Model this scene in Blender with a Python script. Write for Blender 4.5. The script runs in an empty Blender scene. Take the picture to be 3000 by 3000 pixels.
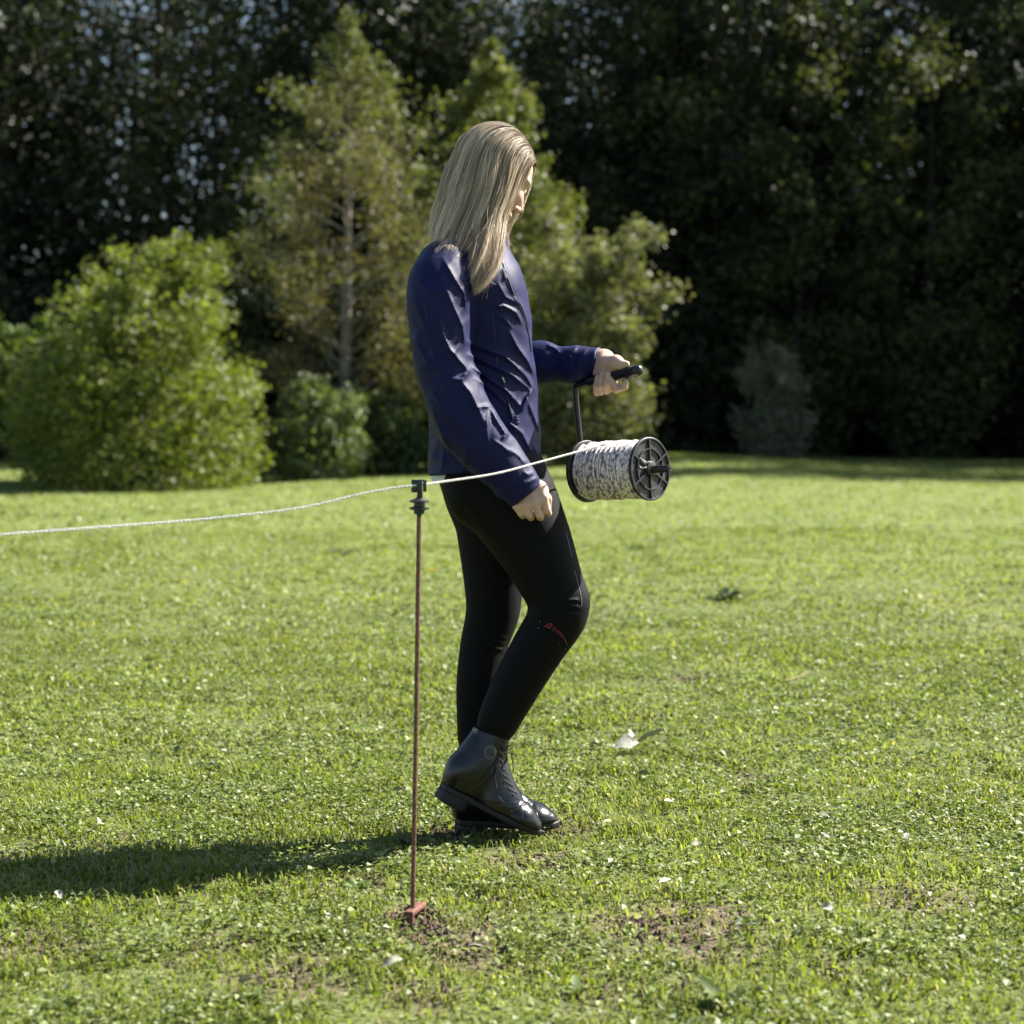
import bpy, math, random
import numpy as np
from mathutils import Vector, Matrix

# ------------------------------------------------------------------ camera, sky, sun, exposure
scene = bpy.context.scene
CAM_H, FPX, HOR = 1.02, 5833.3, 1200.0          # eye height, focal length and horizon in photo pixels
cam = bpy.data.cameras.new("camera")
cam.lens, cam.sensor_width, cam.sensor_fit = 70.0, 36.0, 'HORIZONTAL'
cam.shift_y = -(1500.0 - HOR) / 3000.0
cam.clip_start, cam.clip_end = 0.1, 2000.0
cam.dof.use_dof, cam.dof.focus_distance, cam.dof.aperture_fstop = True, 4.66, 4.0
cam_o = bpy.data.objects.new("camera", cam)
cam_o.location = (0, 0, CAM_H)
cam_o.rotation_euler = (math.radians(90), 0, 0)
scene.collection.objects.link(cam_o)
scene.camera = cam_o

SUN_EL, SUN_AZ = math.radians(42), math.radians(60)     # azimuth clockwise from +Y (view direction) to +X
sdir = Vector((math.sin(SUN_AZ) * math.cos(SUN_EL), math.cos(SUN_AZ) * math.cos(SUN_EL), math.sin(SUN_EL)))
world = bpy.data.worlds.new("World")
scene.world = world
world.use_nodes = True
wn = world.node_tree.nodes
wn.clear()
sky = wn.new("ShaderNodeTexSky")
sky.sky_type = 'NISHITA'
sky.sun_disc = False
sky.sun_elevation = SUN_EL
sky.sun_rotation = SUN_AZ
sky.air_density, sky.dust_density, sky.ozone_density = 1.0, 1.0, 1.0
bg = wn.new("ShaderNodeBackground")
bg.inputs[1].default_value = 0.052
wo = wn.new("ShaderNodeOutputWorld")
world.node_tree.links.new(sky.outputs[0], bg.inputs[0])
world.node_tree.links.new(bg.outputs[0], wo.inputs[0])
sun = bpy.data.lights.new("sun", 'SUN')
sun.energy, sun.angle, sun.color = 5.0, math.radians(0.5), (1.0, 0.95, 0.86)
sun_o = bpy.data.objects.new("sun", sun)
sun_o.rotation_euler = sdir.to_track_quat('Z', 'Y').to_euler()
scene.collection.objects.link(sun_o)
scene.view_settings.view_transform = 'Standard'
scene.view_settings.look = 'None'
scene.view_settings.gamma = 1.0
scene.view_settings.exposure = 1.92
scene.view_settings.use_curve_mapping = False
scene.render.engine = 'CYCLES'
scene.cycles.use_denoising = True
scene.cycles.max_bounces = 7
scene.cycles.transmission_bounces = 4
scene.cycles.sample_clamp_indirect = 6.0

rng = np.random.default_rng(7)
random.seed(7)
A = np.array


# ------------------------------------------------------------------ helpers
def W(px, py, Y):
    """a photo pixel at a real distance Y from the camera -> a point of the place"""
    return A([(px - 1500.0) * Y / FPX, Y, CAM_H - (py - HOR) * Y / FPX])


def sm(a, b, x):
    t = np.clip((x - a) / (b - a), 0, 1)
    return t * t * (3 - 2 * t)


def vnoise(P, seed=0):
    """value noise in 2-D or 3-D, about -1..1"""
    P = np.asarray(P, float)
    if P.shape[1] == 2:
        P = np.c_[P, np.zeros(len(P))]
    I = np.floor(P).astype(np.int64)
    f = P - I
    f = f * f * (3 - 2 * f)
    out = np.zeros(len(P))
    for dx in (0, 1):
        for dy in (0, 1):
            for dz in (0, 1):
                h = ((I[:, 0] + dx) * 374761393 + (I[:, 1] + dy) * 668265263 + (I[:, 2] + dz) * 2147483647 + seed * 974634777) & 0xffffffff
                h = ((h ^ (h >> 13)) * 1274126177) & 0xffffffff
                h = (h ^ (h >> 16)) & 0xffff
                w = (f[:, 0] if dx else 1 - f[:, 0]) * (f[:, 1] if dy else 1 - f[:, 1]) * (f[:, 2] if dz else 1 - f[:, 2])
                out += w * (h / 32767.5 - 1)
    return out


def link(o, parent=None):
    scene.collection.objects.link(o)
    if parent is not None:
        o.parent = parent
    return o


def tag(o, label=None, cat=None, group=None, kind=None):
    if label: o['label'] = label
    if cat: o['category'] = cat
    if group: o['group'] = group
    if kind: o['kind'] = kind
    return o


def empty(name, loc=(0, 0, 0)):
    o = bpy.data.objects.new(name, None)
    o.location = loc
    o.empty_display_size = 0.05
    return link(o)


def mesh(name, V, F, mat=None, parent=None, col=None, smooth=True, uv=None):
    """V (n,3); F: list of int arrays, each (m,3) or (m,4)"""
    if not isinstance(F, list):
        F = [F]
    V = np.asarray(V, np.float32)
    if parent is not None:
        V = V - np.asarray(parent_origin(parent), np.float32)
    F = [np.asarray(f, np.int32) for f in F if len(f)]
    me = bpy.data.meshes.new(name)
    me.vertices.add(len(V))
    me.vertices.foreach_set("co", V.ravel())
    idx = np.concatenate([f.ravel() for f in F])
    tot = np.concatenate([np.full(len(f), f.shape[1], np.int32) for f in F])
    me.loops.add(len(idx))
    me.loops.foreach_set("vertex_index", idx)
    me.polygons.add(len(tot))
    st = np.zeros(len(tot), np.int32)
    st[1:] = np.cumsum(tot)[:-1]
    me.polygons.foreach_set("loop_start", st)
    me.polygons.foreach_set("use_smooth", np.full(len(tot), smooth))
    if col is not None:
        ca = me.color_attributes.new("Col", 'FLOAT_COLOR', 'POINT')
        c4 = np.ones((len(V), 4), np.float32)
        c4[:, :3] = col
        ca.data.foreach_set("color", c4.ravel())
    me.update(calc_edges=True)
    me.validate()
    if mat: me.materials.append(mat)
    return link(bpy.data.objects.new(name, me), parent)


def parent_origin(p):
    v = Vector((0, 0, 0))
    while p is not None:
        v += p.location
        p = p.parent
    return v


class MB:
    """collects simple solids into one mesh"""
    def __init__(s): s.V, s.Q, s.T, s.n = [], [], [], 0

    def add(s, V, Q=(), T=()):
        s.V.append(np.asarray(V, float))
        if len(Q): s.Q.append(np.asarray(Q) + s.n)
        if len(T): s.T.append(np.asarray(T) + s.n)
        s.n += len(V)
        return s

    def box(s, c, ax, ay, az):
        c, ax, ay, az = map(np.asarray, (c, ax, ay, az))
        V = [c + i * ax + j * ay + k * az for k in (-1, 1) for j in (-1, 1) for i in (-1, 1)]
        return s.add(V, [(0, 2, 3, 1), (4, 5, 7, 6), (0, 1, 5, 4), (2, 6, 7, 3), (0, 4, 6, 2), (1, 3, 7, 5)])

    def tube(s, pts, r, n=8, caps=True):
        P = np.asarray(pts, float)
        m = len(P)
        R = np.full(m, r) if np.isscalar(r) else np.asarray(r, float)
        T = np.gradient(P, axis=0)
        T /= np.linalg.norm(T, axis=1)[:, None] + 1e-12
        ref = A([0, 0, 1.0]) if abs(T[0, 2]) < 0.9 else A([1.0, 0, 0])
        N = np.zeros_like(P)
        v = ref - T[0] * (ref @ T[0])
        N[0] = v / np.linalg.norm(v)
        for i in range(1, m):
            v = N[i - 1] - T[i] * (N[i - 1] @ T[i])
            N[i] = v / (np.linalg.norm(v) + 1e-12)
        Bv = np.cross(T, N)
        a = np.arange(n) * 2 * math.pi / n
        V = (P[:, None] + R[:, None, None] * (np.cos(a)[None, :, None] * N[:, None] + np.sin(a)[None, :, None] * Bv[:, None])).reshape(-1, 3)
        i, j = np.meshgrid(np.arange(m - 1), np.arange(n), indexing='ij')
        j2 = (j + 1) % n
        Q = np.stack([i * n + j, i * n + j2, (i + 1) * n + j2, (i + 1) * n + j], -1).reshape(-1, 4)
        Tr = []
        if caps:
            V = np.vstack([V, P[0], P[-1]])
            k = m * n
            Tr = [(k, (q + 1) % n, q) for q in range(n)] + [(k + 1, (m - 1) * n + q, (m - 1) * n + (q + 1) % n) for q in range(n)]
        return s.add(V, Q, Tr)

    def lathe(s, prof, o, axis, n=32):
        """prof: (distance along axis, radius) from start to end"""
        o, axis = np.asarray(o, float), np.asarray(axis, float)
        axis = axis / np.linalg.norm(axis)
        e1 = np.cross(axis, [0, 0, 1.0]) if abs(axis[2]) < 0.9 else np.cross(axis, [0, 1.0, 0])
        e1 /= np.linalg.norm(e1)
        e2 = np.cross(axis, e1)
        a = np.arange(n) * 2 * math.pi / n
        ring = np.cos(a)[:, None] * e1 + np.sin(a)[:, None] * e2
        V = np.vstack([o + t * axis + max(r, 1e-5) * ring for t, r in prof])
        m = len(prof)
        i, j = np.meshgrid(np.arange(m - 1), np.arange(n), indexing='ij')
        j2 = (j + 1) % n
        Q = np.stack([i * n + j, i * n + j2, (i + 1) * n + j2, (i + 1) * n + j], -1).reshape(-1, 4)
        return s.add(V, Q)

    def prism(s, outline, o, ex, ey, ez, z0, z1):
        """outline (n,2) in plane ex,ey; from z0 to z1 along ez"""
        P = np.asarray(outline, float)
        n = len(P)
        base = np.asarray(o) + P[:, :1] * np.asarray(ex) + P[:, 1:] * np.asarray(ey)
        V = np.vstack([base + z0 * np.asarray(ez), base + z1 * np.asarray(ez), base.mean(0) + z0 * np.asarray(ez), base.mean(0) + z1 * np.asarray(ez)])
        Q = [(i, (i + 1) % n, n + (i + 1) % n, n + i) for i in range(n)]
        T = [(2 * n, (i + 1) % n, i) for i in range(n)] + [(2 * n + 1, n + i, n + (i + 1) % n) for i in range(n)]
        return s.add(V, Q, T)

    def build(s, name, mat, parent=None, smooth=True, col=None, bevel=0, seg=2, sharp=35):
        o = mesh(name, np.vstack(s.V), ([np.vstack(s.Q)] if s.Q else []) + ([np.vstack(s.T)] if s.T else []), mat, parent, col, smooth)
        if bevel:
            b = o.modifiers.new("bevel", 'BEVEL')
            b.width, b.segments, b.limit_method, b.angle_limit = bevel, seg, 'ANGLE', math.radians(30)
        elif smooth:
            o.data.set_sharp_from_angle(angle=math.radians(sharp))
        return o


def crv(pts, n):
    """smooth curve through points (Catmull-Rom), n samples"""
    P = np.asarray(pts, float)
    d = np.r_[0, np.cumsum(np.linalg.norm(np.diff(P[:, :3], axis=0), axis=1))]
    P2 = np.vstack([2 * P[0] - P[1], P, 2 * P[-1] - P[-2]])
    t = np.linspace(0, d[-1], n)
    k = np.clip(np.searchsorted(d, t, side='right') - 1, 0, len(P) - 2)
    u = ((t - d[k]) / (d[k + 1] - d[k] + 1e-12))[:, None]
    p0, p1, p2, p3 = P2[k], P2[k + 1], P2[k + 2], P2[k + 3]
    return 0.5 * (2 * p1 + (p2 - p0) * u + (2 * p0 - 5 * p1 + 4 * p2 - p3) * u ** 2 + (3 * p1 - p0 - 3 * p2 + p3) * u ** 3)


# ------------------------------------------------------------------ materials
def nodes(name):
    m = bpy.data.materials.new(name)
    m.use_nodes = True
    nt = m.node_tree
    return m, nt, nt.nodes["Principled BSDF"], nt.nodes["Material Output"]


def mat(name, base, rough=0.5, spec=0.5, var=0.0, vscale=20.0, bump=0.0, bscale=200.0, metal=0.0, sheen=0.0, coat=0.0, sss=0.0, col=False, var2=None, sheen_tint=None):
    m, nt, p, out = nodes(name)
    N, L = nt.nodes, nt.links
    p.inputs["Roughness"].default_value = rough
    p.inputs["Specular IOR Level"].default_value = spec
    p.inputs["Metallic"].default_value = metal
    p.inputs["Sheen Weight"].default_value = sheen
    if sheen_tint: p.inputs["Sheen Tint"].default_value = (*sheen_tint, 1)
    p.inputs["Coat Weight"].default_value = coat
    p.inputs["Base Color"].default_value = (*base, 1)
    if sss:
        p.inputs["Subsurface Weight"].default_value = sss
        p.inputs["Subsurface Radius"].default_value = (0.012, 0.004, 0.002)
        p.inputs["Subsurface Scale"].default_value = 0.6
    tc = N.new("ShaderNodeTexCoord")
    src = None
    if col:
        a = N.new("ShaderNodeAttribute")
        a.attribute_name = "Col"
        src = a.outputs["Color"]
        L.new(src, p.inputs["Base Color"])
    if var:
        nz = N.new("ShaderNodeTexNoise")
        nz.inputs["Scale"].default_value = vscale
        nz.inputs["Detail"].default_value = 6
        L.new(tc.outputs["Object"], nz.inputs["Vector"])
        mx = N.new("ShaderNodeMix")
        mx.data_type = 'RGBA'
        rp = N.new("ShaderNodeMapRange")
        rp.inputs["From Min"].default_value, rp.inputs["From Max"].default_value = 0.3, 0.7
        L.new(nz.outputs["Fac"], rp.inputs["Value"])
        L.new(rp.outputs[0], mx.inputs[0])
        lo = A(base) * (1 - var)
        hi = A(var2) if var2 is not None else A(base) * (1 + var)
        mx.inputs[6].default_value = (*lo, 1)
        mx.inputs[7].default_value = (*np.clip(hi, 0, 1), 1)
        if col:
            mx.blend_type = 'MULTIPLY'
            mx.inputs[0].default_value = 1
            for l in list(mx.inputs[0].links): L.remove(l)
            L.new(src, mx.inputs[6])
            cr = N.new("ShaderNodeMapRange")
            cr.inputs["To Min"].default_value, cr.inputs["To Max"].default_value = 1 - var, 1 + var
            L.new(rp.outputs[0], cr.inputs["Value"])
            L.new(cr.outputs[0], mx.inputs[7])
        L.new(mx.outputs[2], p.inputs["Base Color"])
    if bump:
        nb = N.new("ShaderNodeTexNoise")
        nb.inputs["Scale"].default_value = bscale
        nb.inputs["Detail"].default_value = 4
        L.new(tc.outputs["Object"], nb.inputs["Vector"])
        bp = N.new("ShaderNodeBump")
        bp.inputs["Strength"].default_value = bump
        bp.inputs["Distance"].default_value = 0.002
        L.new(nb.outputs["Fac"], bp.inputs["Height"])
        L.new(bp.outputs[0], p.inputs["Normal"])
    return m


def leaf_mat(name, transl=0.4, rough=0.45, spec=0.35, tint=(1.12, 1.22, 0.5)):
    """foliage: colour per leaf from the mesh, light passes through"""
    m, nt, p, out = nodes(name)
    N, L = nt.nodes, nt.links
    a = N.new("ShaderNodeAttribute")
    a.attribute_name = "Col"
    L.new(a.outputs["Color"], p.inputs["Base Color"])
    p.inputs["Roughness"].default_value = rough
    p.inputs["Specular IOR Level"].default_value = spec
    t = N.new("ShaderNodeBsdfTranslucent")
    mu = N.new("ShaderNodeMix")
    mu.data_type, mu.blend_type = 'RGBA', 'MULTIPLY'
    mu.inputs[0].default_value = 1
    L.new(a.outputs["Color"], mu.inputs[6])
    mu.inputs[7].default_value = (*tint, 1)
    L.new(mu.outputs[2], t.inputs["Color"])
    ms = N.new("ShaderNodeMixShader")
    ms.inputs[0].default_value = transl
    L.new(p.outputs[0], ms.inputs[1])
    L.new(t.outputs[0], ms.inputs[2])
    L.new(ms.outputs[0], out.inputs["Surface"])
    return m


M = dict(
    grass=leaf_mat("grass_blades", 0.48, 0.45, 0.4),
    leaf=leaf_mat("tree_leaves", 0.38, 0.5, 0.3),
    dark_leaf=leaf_mat("forest_leaves", 0.32, 0.5, 0.3),
    weed=leaf_mat("weed_leaves", 0.3, 0.55, 0.3),
    bark=mat("pale_bark", (0.20, 0.18, 0.145), 0.9, 0.2, 0.5, 9, 0.8, 30),
    dark_bark=mat("dark_bark", (0.022, 0.018, 0.014), 0.9, 0.2, 0.5, 6, 0.8, 20),
    jacket=mat("navy_nylon", (0.0072, 0.0084, 0.048), 0.54, 0.15, 0.14, 30, 0.3, 700, sheen=0.02, sheen_tint=(0.5, 0.55, 1.0)),
    cuff=mat("navy_knit", (0.010, 0.012, 0.040), 0.75, 0.3, 0.15, 40, 0.4, 900),
    breeches=mat("black_stretch_fabric", (0.0030, 0.0030, 0.0036), 0.68, 0.12, 0.25, 30, 0.3, 1400),
    silicone=mat("dark_grip_print", (0.016, 0.014, 0.017), 0.7, 0.3, 0.4, 60, 0.4, 300),
    leather=mat("black_leather", (0.0048, 0.0048, 0.0062), 0.24, 0.45, 0.3, 40, 0.25, 260),
    rubber=mat("black_rubber", (0.008, 0.008, 0.010), 0.5, 0.35, 0.3, 40, 0.3, 200),
    lace=mat("black_lace", (0.012, 0.012, 0.012), 0.7, 0.3),
    badge=mat("embossed_badge", (0.05, 0.05, 0.056), 0.4, 0.5),
    shaft=mat("matt_leather", (0.005, 0.005, 0.0065), 0.5, 0.3, 0.3, 40, 0.3, 260),
    brass=mat("dull_stud", (0.22, 0.20, 0.15), 0.45, 0.5, metal=0.6),
    skin=mat("skin", (0.5, 0.33, 0.25), 0.48, 0.4, 0.08, 60, 0.2, 500, sss=0.05, col=True),
    hair=None,
    plastic=mat("black_plastic", (0.014, 0.014, 0.016), 0.42, 0.5, 0.3, 60, 0.15, 300),
    plastic_dusty=mat("dusty_black_plastic", (0.014, 0.014, 0.016), 0.5, 0.45, 0.55, 70, 0.2, 300, var2=(0.045, 0.045, 0.045)),
    tube=mat("black_coated_tube", (0.012, 0.012, 0.014), 0.35, 0.5),
    grip=mat("black_rubber_grip", (0.010, 0.010, 0.011), 0.3, 0.5),
    rope=mat("white_rope", (0.70, 0.69, 0.64), 0.75, 0.3, 0.35, 260, 0.3, 500, var2=(0.74, 0.73, 0.68)),
    rust=mat("rust_red_steel", (0.115, 0.040, 0.026), 0.6, 0.4, 0.5, 160, 0.4, 250, var2=(0.22, 0.10, 0.07)),
    zip=mat("zip_metal", (0.35, 0.35, 0.38), 0.35, 0.5, metal=0.8),
    ziptape=mat("zip_tape", (0.010, 0.011, 0.024), 0.5, 0.4),
    seam=mat('navy_topstitch', (0.026, 0.028, 0.085), 0.6, 0.3),
    pale_leaf=mat('bleached_leaf', (0.33, 0.32, 0.26), 0.7, 0.2, 0.25, 60, 0.4, 150),
    shirt=mat("white_shirt", (0.62, 0.64, 0.72), 0.8, 0.2),
    redprint=mat("red_print", (0.24, 0.025, 0.045), 0.6, 0.3),
    piping=mat("grey_piping", (0.14, 0.14, 0.16), 0.6, 0.4),
    lash=mat("dark_lash", (0.02, 0.014, 0.01), 0.6, 0.3),
    brow=mat('brow_hair', (0.10, 0.07, 0.045), 0.7, 0.3),
    drybits=mat("dry_leaf", (0.30, 0.28, 0.22), 0.7, 0.25, 0.3, 60, 0.4, 150),
    twig=mat("pale_straw_twig", (0.42, 0.33, 0.18), 0.7, 0.3, 0.3, 60),
    flower=mat("yellow_petals", (0.75, 0.50, 0.02), 0.6, 0.3),
    soil=mat("crumbly_soil", (0.085, 0.062, 0.045), 0.95, 0.1, 0.5, 60, 0.9, 120),
)


def hair_mat():
    m, nt, p, out = nodes("blonde_hair")
    N, L = nt.nodes, nt.links
    a = N.new("ShaderNodeAttribute")
    a.attribute_name = "Col"
    L.new(a.outputs["Color"], p.inputs["Base Color"])
    p.inputs["Roughness"].default_value = 0.48
    p.inputs["Specular IOR Level"].default_value = 0.35
    t = N.new("ShaderNodeBsdfTranslucent")
    L.new(a.outputs["Color"], t.inputs["Color"])
    ms = N.new("ShaderNodeMixShader")
    ms.inputs[0].default_value = 0.40
    L.new(p.outputs[0], ms.inputs[1])
    L.new(t.outputs[0], ms.inputs[2])
    L.new(ms.outputs[0], out.inputs["Surface"])
    return m


M['hair'] = hair_mat()


M['wound'] = mat('wound_polywire', (0.6, 0.6, 0.6), 0.6, 0.3, 0.15, 200, 0.3, 600, col=True)
M['drum'] = mat('drum_cord', (0.22, 0.20, 0.22), 0.8, 0.2, 0.4, 150)


# ------------------------------------------------------------------ ground
SOIL = [(1206, 2735, .10, 1.15), (1225, 2700, .07, 1.1), (2010, 2745, .26, 1.0), (1870, 2735, .12, 1.0), (1330, 2785, .16, .9), (1560, 2545, .17, .8), (1700, 2290, .13, .8), (610, 2300, .14, .7), (1010, 2610, .17, .75),
        (800, 2620, .10, .7), (1460, 2665, .08, .8), (1600, 2430, .16, .8), (1290, 2440, .12, .8), (860, 2885, .16, .7), (1270, 2930, .1, .6), (1850, 2925, .15, .6), (2180, 2290, .14, .8),
        (2430, 2860, .1, .6), (640, 2820, .13, .6), (1090, 2745, .12, .5), (2270, 2500, .12, .5), (1930, 2105, .10, .6), (2030, 1990, .14, .6), (1745, 1800, .2, .35), (980, 2380, .1, .5),
        (250, 2500, .2, .7), (2700, 2650, .2, .7), (120, 2800, .15, .7), (2850, 2300, .2, .6)]
SOILW = [((px - 1500) / (py - HOR) * CAM_H, CAM_H * FPX / (py - HOR), r * .85, a * .85) for px, py, r, a in SOIL]


def bare(x, y):
    """0 = turf, 1 = bare earth"""
    b = np.zeros(len(x))
    wob = 0.35 * vnoise(np.c_[x * 9, y * 9], 3) + 0.25 * vnoise(np.c_[x * 22, y * 22], 4)
    for cx, cy, r, a in SOILW:
        d = np.hypot((x - cx) / r, (y - cy) / (r * 1.25))
        b = np.maximum(b, a * (1 - sm(0.45, 1.05, d + wob)))
    return np.clip(b, 0, 1)


def gz(x, y):
    x, y = np.asarray(x, float), np.asarray(y, float)
    s = x.shape
    X = np.c_[x.ravel(), y.ravel()]
    near = 1 - sm(12, 30, X[:, 1])
    z = 0.010 * vnoise(X * 2.3, 1) + 0.006 * vnoise(X * 7, 2) * near + 0.02 * vnoise(X * 0.5, 5)
    calm = np.exp(-((X[:, 0] + .05) / .55) ** 2 - ((X[:, 1] - 4.75) / .3) ** 2)
    z = z * (1 - 0.9 * calm)
    z = z + sm(9, 60, X[:, 1]) * 0.1 * vnoise(X * 0.12, 8)
    z = z + 0.23 * np.exp(-((X[:, 0] - 2.3) / 3.2) ** 2) * sm(18, 33, X[:, 1]) * (1 - sm(37, 44, X[:, 1]))
    z = z - 0.012 * bare(X[:, 0], X[:, 1]) * near
    return z.reshape(s)


def ground_mat():
    m, nt, p, out = nodes("meadow_soil_and_thatch")
    N, L = nt.nodes, nt.links
    a = N.new("ShaderNodeAttribute")
    a.attribute_name = "Col"
    tc = N.new("ShaderNodeTexCoord")
    n1 = N.new("ShaderNodeTexNoise")
    n1.inputs["Scale"].default_value, n1.inputs["Detail"].default_value = 24, 8
    L.new(tc.outputs["Object"], n1.inputs[0])
    mr = N.new("ShaderNodeMapRange")
    mr.inputs[1].default_value, mr.inputs[2].default_value, mr.inputs[3].default_value, mr.inputs[4].default_value = 0.3, 0.7, 0.55, 1.45
    L.new(n1.outputs[0], mr.inputs[0])
    mu = N.new("ShaderNodeMix")
    mu.data_type, mu.blend_type = 'RGBA', 'MULTIPLY'
    mu.inputs[0].default_value = 1
    L.new(a.outputs[0], mu.inputs[6])
    L.new(mr.outputs[0], mu.inputs[7])
    L.new(mu.outputs[2], p.inputs["Base Color"])
    p.inputs["Roughness"].default_value = 0.95
    p.inputs["Specular IOR Level"].default_value = 0.15
    bp = N.new("ShaderNodeBump")
    bp.inputs["Strength"].default_value, bp.inputs["Distance"].default_value = 0.9, 0.02
    n2 = N.new("ShaderNodeTexNoise")
    n2.inputs["Scale"].default_value, n2.inputs["Detail"].default_value = 45, 6
    L.new(tc.outputs["Object"], n2.inputs[0])
    L.new(n2.outputs[0], bp.inputs["Height"])
    L.new(bp.outputs[0], p.inputs["Normal"])
    return m


def build_ground():
    ys = np.r_[np.linspace(-60, 2.2, 12), np.linspace(2.4, 8, 190), np.geomspace(8.08, 40, 120), np.geomspace(41, 900, 24)]
    xs = np.r_[-np.geomspace(600, 3.2, 34), np.linspace(-3, 3, 200), np.geomspace(3.2, 600, 34)]
    X, Y = np.meshgrid(xs, ys)
    Z = gz(X, Y)
    V = np.c_[X.ravel(), Y.ravel(), Z.ravel()]
    ny, nx = X.shape
    i, j = np.meshgrid(np.arange(ny - 1), np.arange(nx - 1), indexing='ij')
    Q = np.stack([i * nx + j, i * nx + j + 1, (i + 1) * nx + j + 1, (i + 1) * nx + j], -1).reshape(-1, 4)
    b = bare(V[:, 0], V[:, 1])[:, None]
    n = 0.5 + 0.5 * vnoise(V[:, :2] * 1.7, 11)[:, None]
    thatch = A([0.07, 0.09, 0.024]) * (1 - n) + A([0.105, 0.12, 0.038]) * n
    far = sm(8, 16, V[:, 1])[:, None]
    thatch = thatch * (1 - far) + (A([0.105, 0.135, 0.034]) * (1 - n) + A([0.135, 0.162, 0.045]) * n) * far
    soil = A([0.115, 0.083, 0.060])
    col = thatch * (1 - b) + soil * b
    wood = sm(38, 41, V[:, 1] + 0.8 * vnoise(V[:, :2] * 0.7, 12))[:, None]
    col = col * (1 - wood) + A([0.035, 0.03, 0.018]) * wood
    o = mesh("ground", V, Q, ground_mat(), col=col)
    tag(o, kind='structure')


build_ground()


def in_view(n, y0, y1, k=0.38, extra=0.35):
    """n random ground points in the wedge in front of the camera"""
    u = rng.random(n)
    y = np.sqrt(y0 * y0 + u * (y1 * y1 - y0 * y0))
    x = (rng.random(n) * 2 - 1) * (k * y + extra)
    return x, y


GREENS = A([[0.145, 0.180, 0.028], [0.180, 0.215, 0.038], [0.135, 0.170, 0.032], [0.220, 0.245, 0.064], [0.26, 0.255, 0.12]])


def build_grass():
    Vs, Ts, Cs, n0 = [], [], [], 0
    bands = [(2.8, 5.6, 155000, 1.0), (5.6, 9, 142000, 1.5), (9, 17, 128000, 2.6), (17, 40, 150000, 5.0)]
    for y0, y1, n, ws in bands:
        x, y = in_view(n, y0, y1)
        b = bare(x, y)
        dens = 0.72 + 0.36 * vnoise(np.c_[x * 6, y * 6], 21) + 0.45 * vnoise(np.c_[x * 17, y * 17], 22)
        keep = rng.random(n) < np.clip(dens, 0.25, 1) * (1 - 0.93 * b)
        x, y = x[keep], y[keep]
        n = len(x)
        tall = np.clip(1 + 0.45 * vnoise(np.c_[x * 3.1, y * 3.1], 23) + 0.4 * vnoise(np.c_[x * 11, y * 11], 24), .35, 2)
        h = (0.015 + 0.020 * rng.random(n) ** 1.8) * tall * (1.0 if ws < 1.2 else .85)
        w = (0.0015 + 0.0016 * rng.random(n)) * ws
        az = rng.random(n) * 2 * math.pi
        lean = 0.35 + 1.0 * rng.random(n) + (.25 if ws > 1.2 else 0)
        d = np.c_[np.cos(az), np.sin(az)]
        sx = np.c_[-d[:, 1], d[:, 0]]
        z = gz(x, y) - 0.003
        B = np.c_[x, y, z]
        side = np.c_[sx * w[:, None], np.zeros(n)]
        mid = B + np.c_[d * (h * lean * 0.28)[:, None], h * 0.62]
        tip = B + np.c_[d * (h * lean * 0.85)[:, None], h * (1.0 - 0.25 * lean)]
        V = np.stack([B - side, B + side, mid - side * .85, mid + side * .85, tip], 1).reshape(-1, 3)
        k = np.arange(n)[:, None] * 5 + n0
        T = np.concatenate([k + A([0, 1, 3]), k + A([0, 3, 2]), k + A([2, 3, 4])], 0)
        patch = vnoise(np.c_[x * 1.3, y * 1.3], 25)
        ci = np.clip((rng.random(n) * 3.4 + patch * 0.9 + 0.4), 0, 3.99)
        lo = ci.astype(int)
        c = GREENS[lo] * (1 - (ci - lo))[:, None] + GREENS[lo + 1] * (ci - lo)[:, None]
        dry = rng.random(n) < 0.05
        c[dry] = A([0.30, 0.26, 0.13])
        c *= ((0.82 + 0.45 * rng.random(n)) * (1 + .16 * vnoise(np.c_[x * 2.1, y * 2.1], 26) + .14 * vnoise(np.c_[x * 8, y * 8], 27)))[:, None]
        c *= {1.0: .98, 1.5: .98}.get(ws, .92)
        Vs.append(V); Ts.append(T); Cs.append(np.repeat(c, 5, 0)); n0 += len(V)
    o = mesh("grass", np.vstack(Vs), np.vstack(Ts), M['grass'], col=np.vstack(Cs), smooth=False)
    tag(o, "short bright green grazed grass covering the meadow", "grass", kind='stuff')
    # clover and tiny broad leaves between the blades
    Vs, Ts, Cs, n0 = [], [], [], 0
    for y0, y1, n, ws in [(2.8, 5.6, 105000, 1.0), (5.6, 10, 62000, 1.4), (10, 20, 24000, 2.0)]:
        x, y = in_view(n, y0, y1)
        dens = 0.42 + 0.75 * vnoise(np.c_[x * 4.3, y * 4.3], 31)
        keep = rng.random(n) < np.clip(dens, 0.04, 1) * (1 - 0.8 * bare(x, y))
        x, y = x[keep], y[keep]
        n = len(x)
        V, T, c = leaves(np.c_[x, y, gz(x, y) + 0.008 + 0.020 * rng.random(n)], (0.007 + 0.012 * rng.random(n) ** 2) * ws, 0.95, flat=0.8)
        pal = A([[0.125, 0.165, 0.034], [0.175, 0.215, 0.042], [0.10, 0.135, 0.045], [0.25, 0.275, 0.14]])
        cc = pal[(rng.random(n) ** 1.5 * 4).astype(int)] * (0.8 + 0.4 * rng.random(n))[:, None]
        Vs.append(V); Ts.append(T + n0); Cs.append(np.repeat(cc, 4, 0)); n0 += len(V)
    o = mesh("ground_cover", np.vstack(Vs), np.vstack(Ts), M['weed'], col=np.vstack(Cs), smooth=False)
    tag(o, "small clover leaves mixed into the meadow turf", "clover", kind='stuff')


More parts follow.
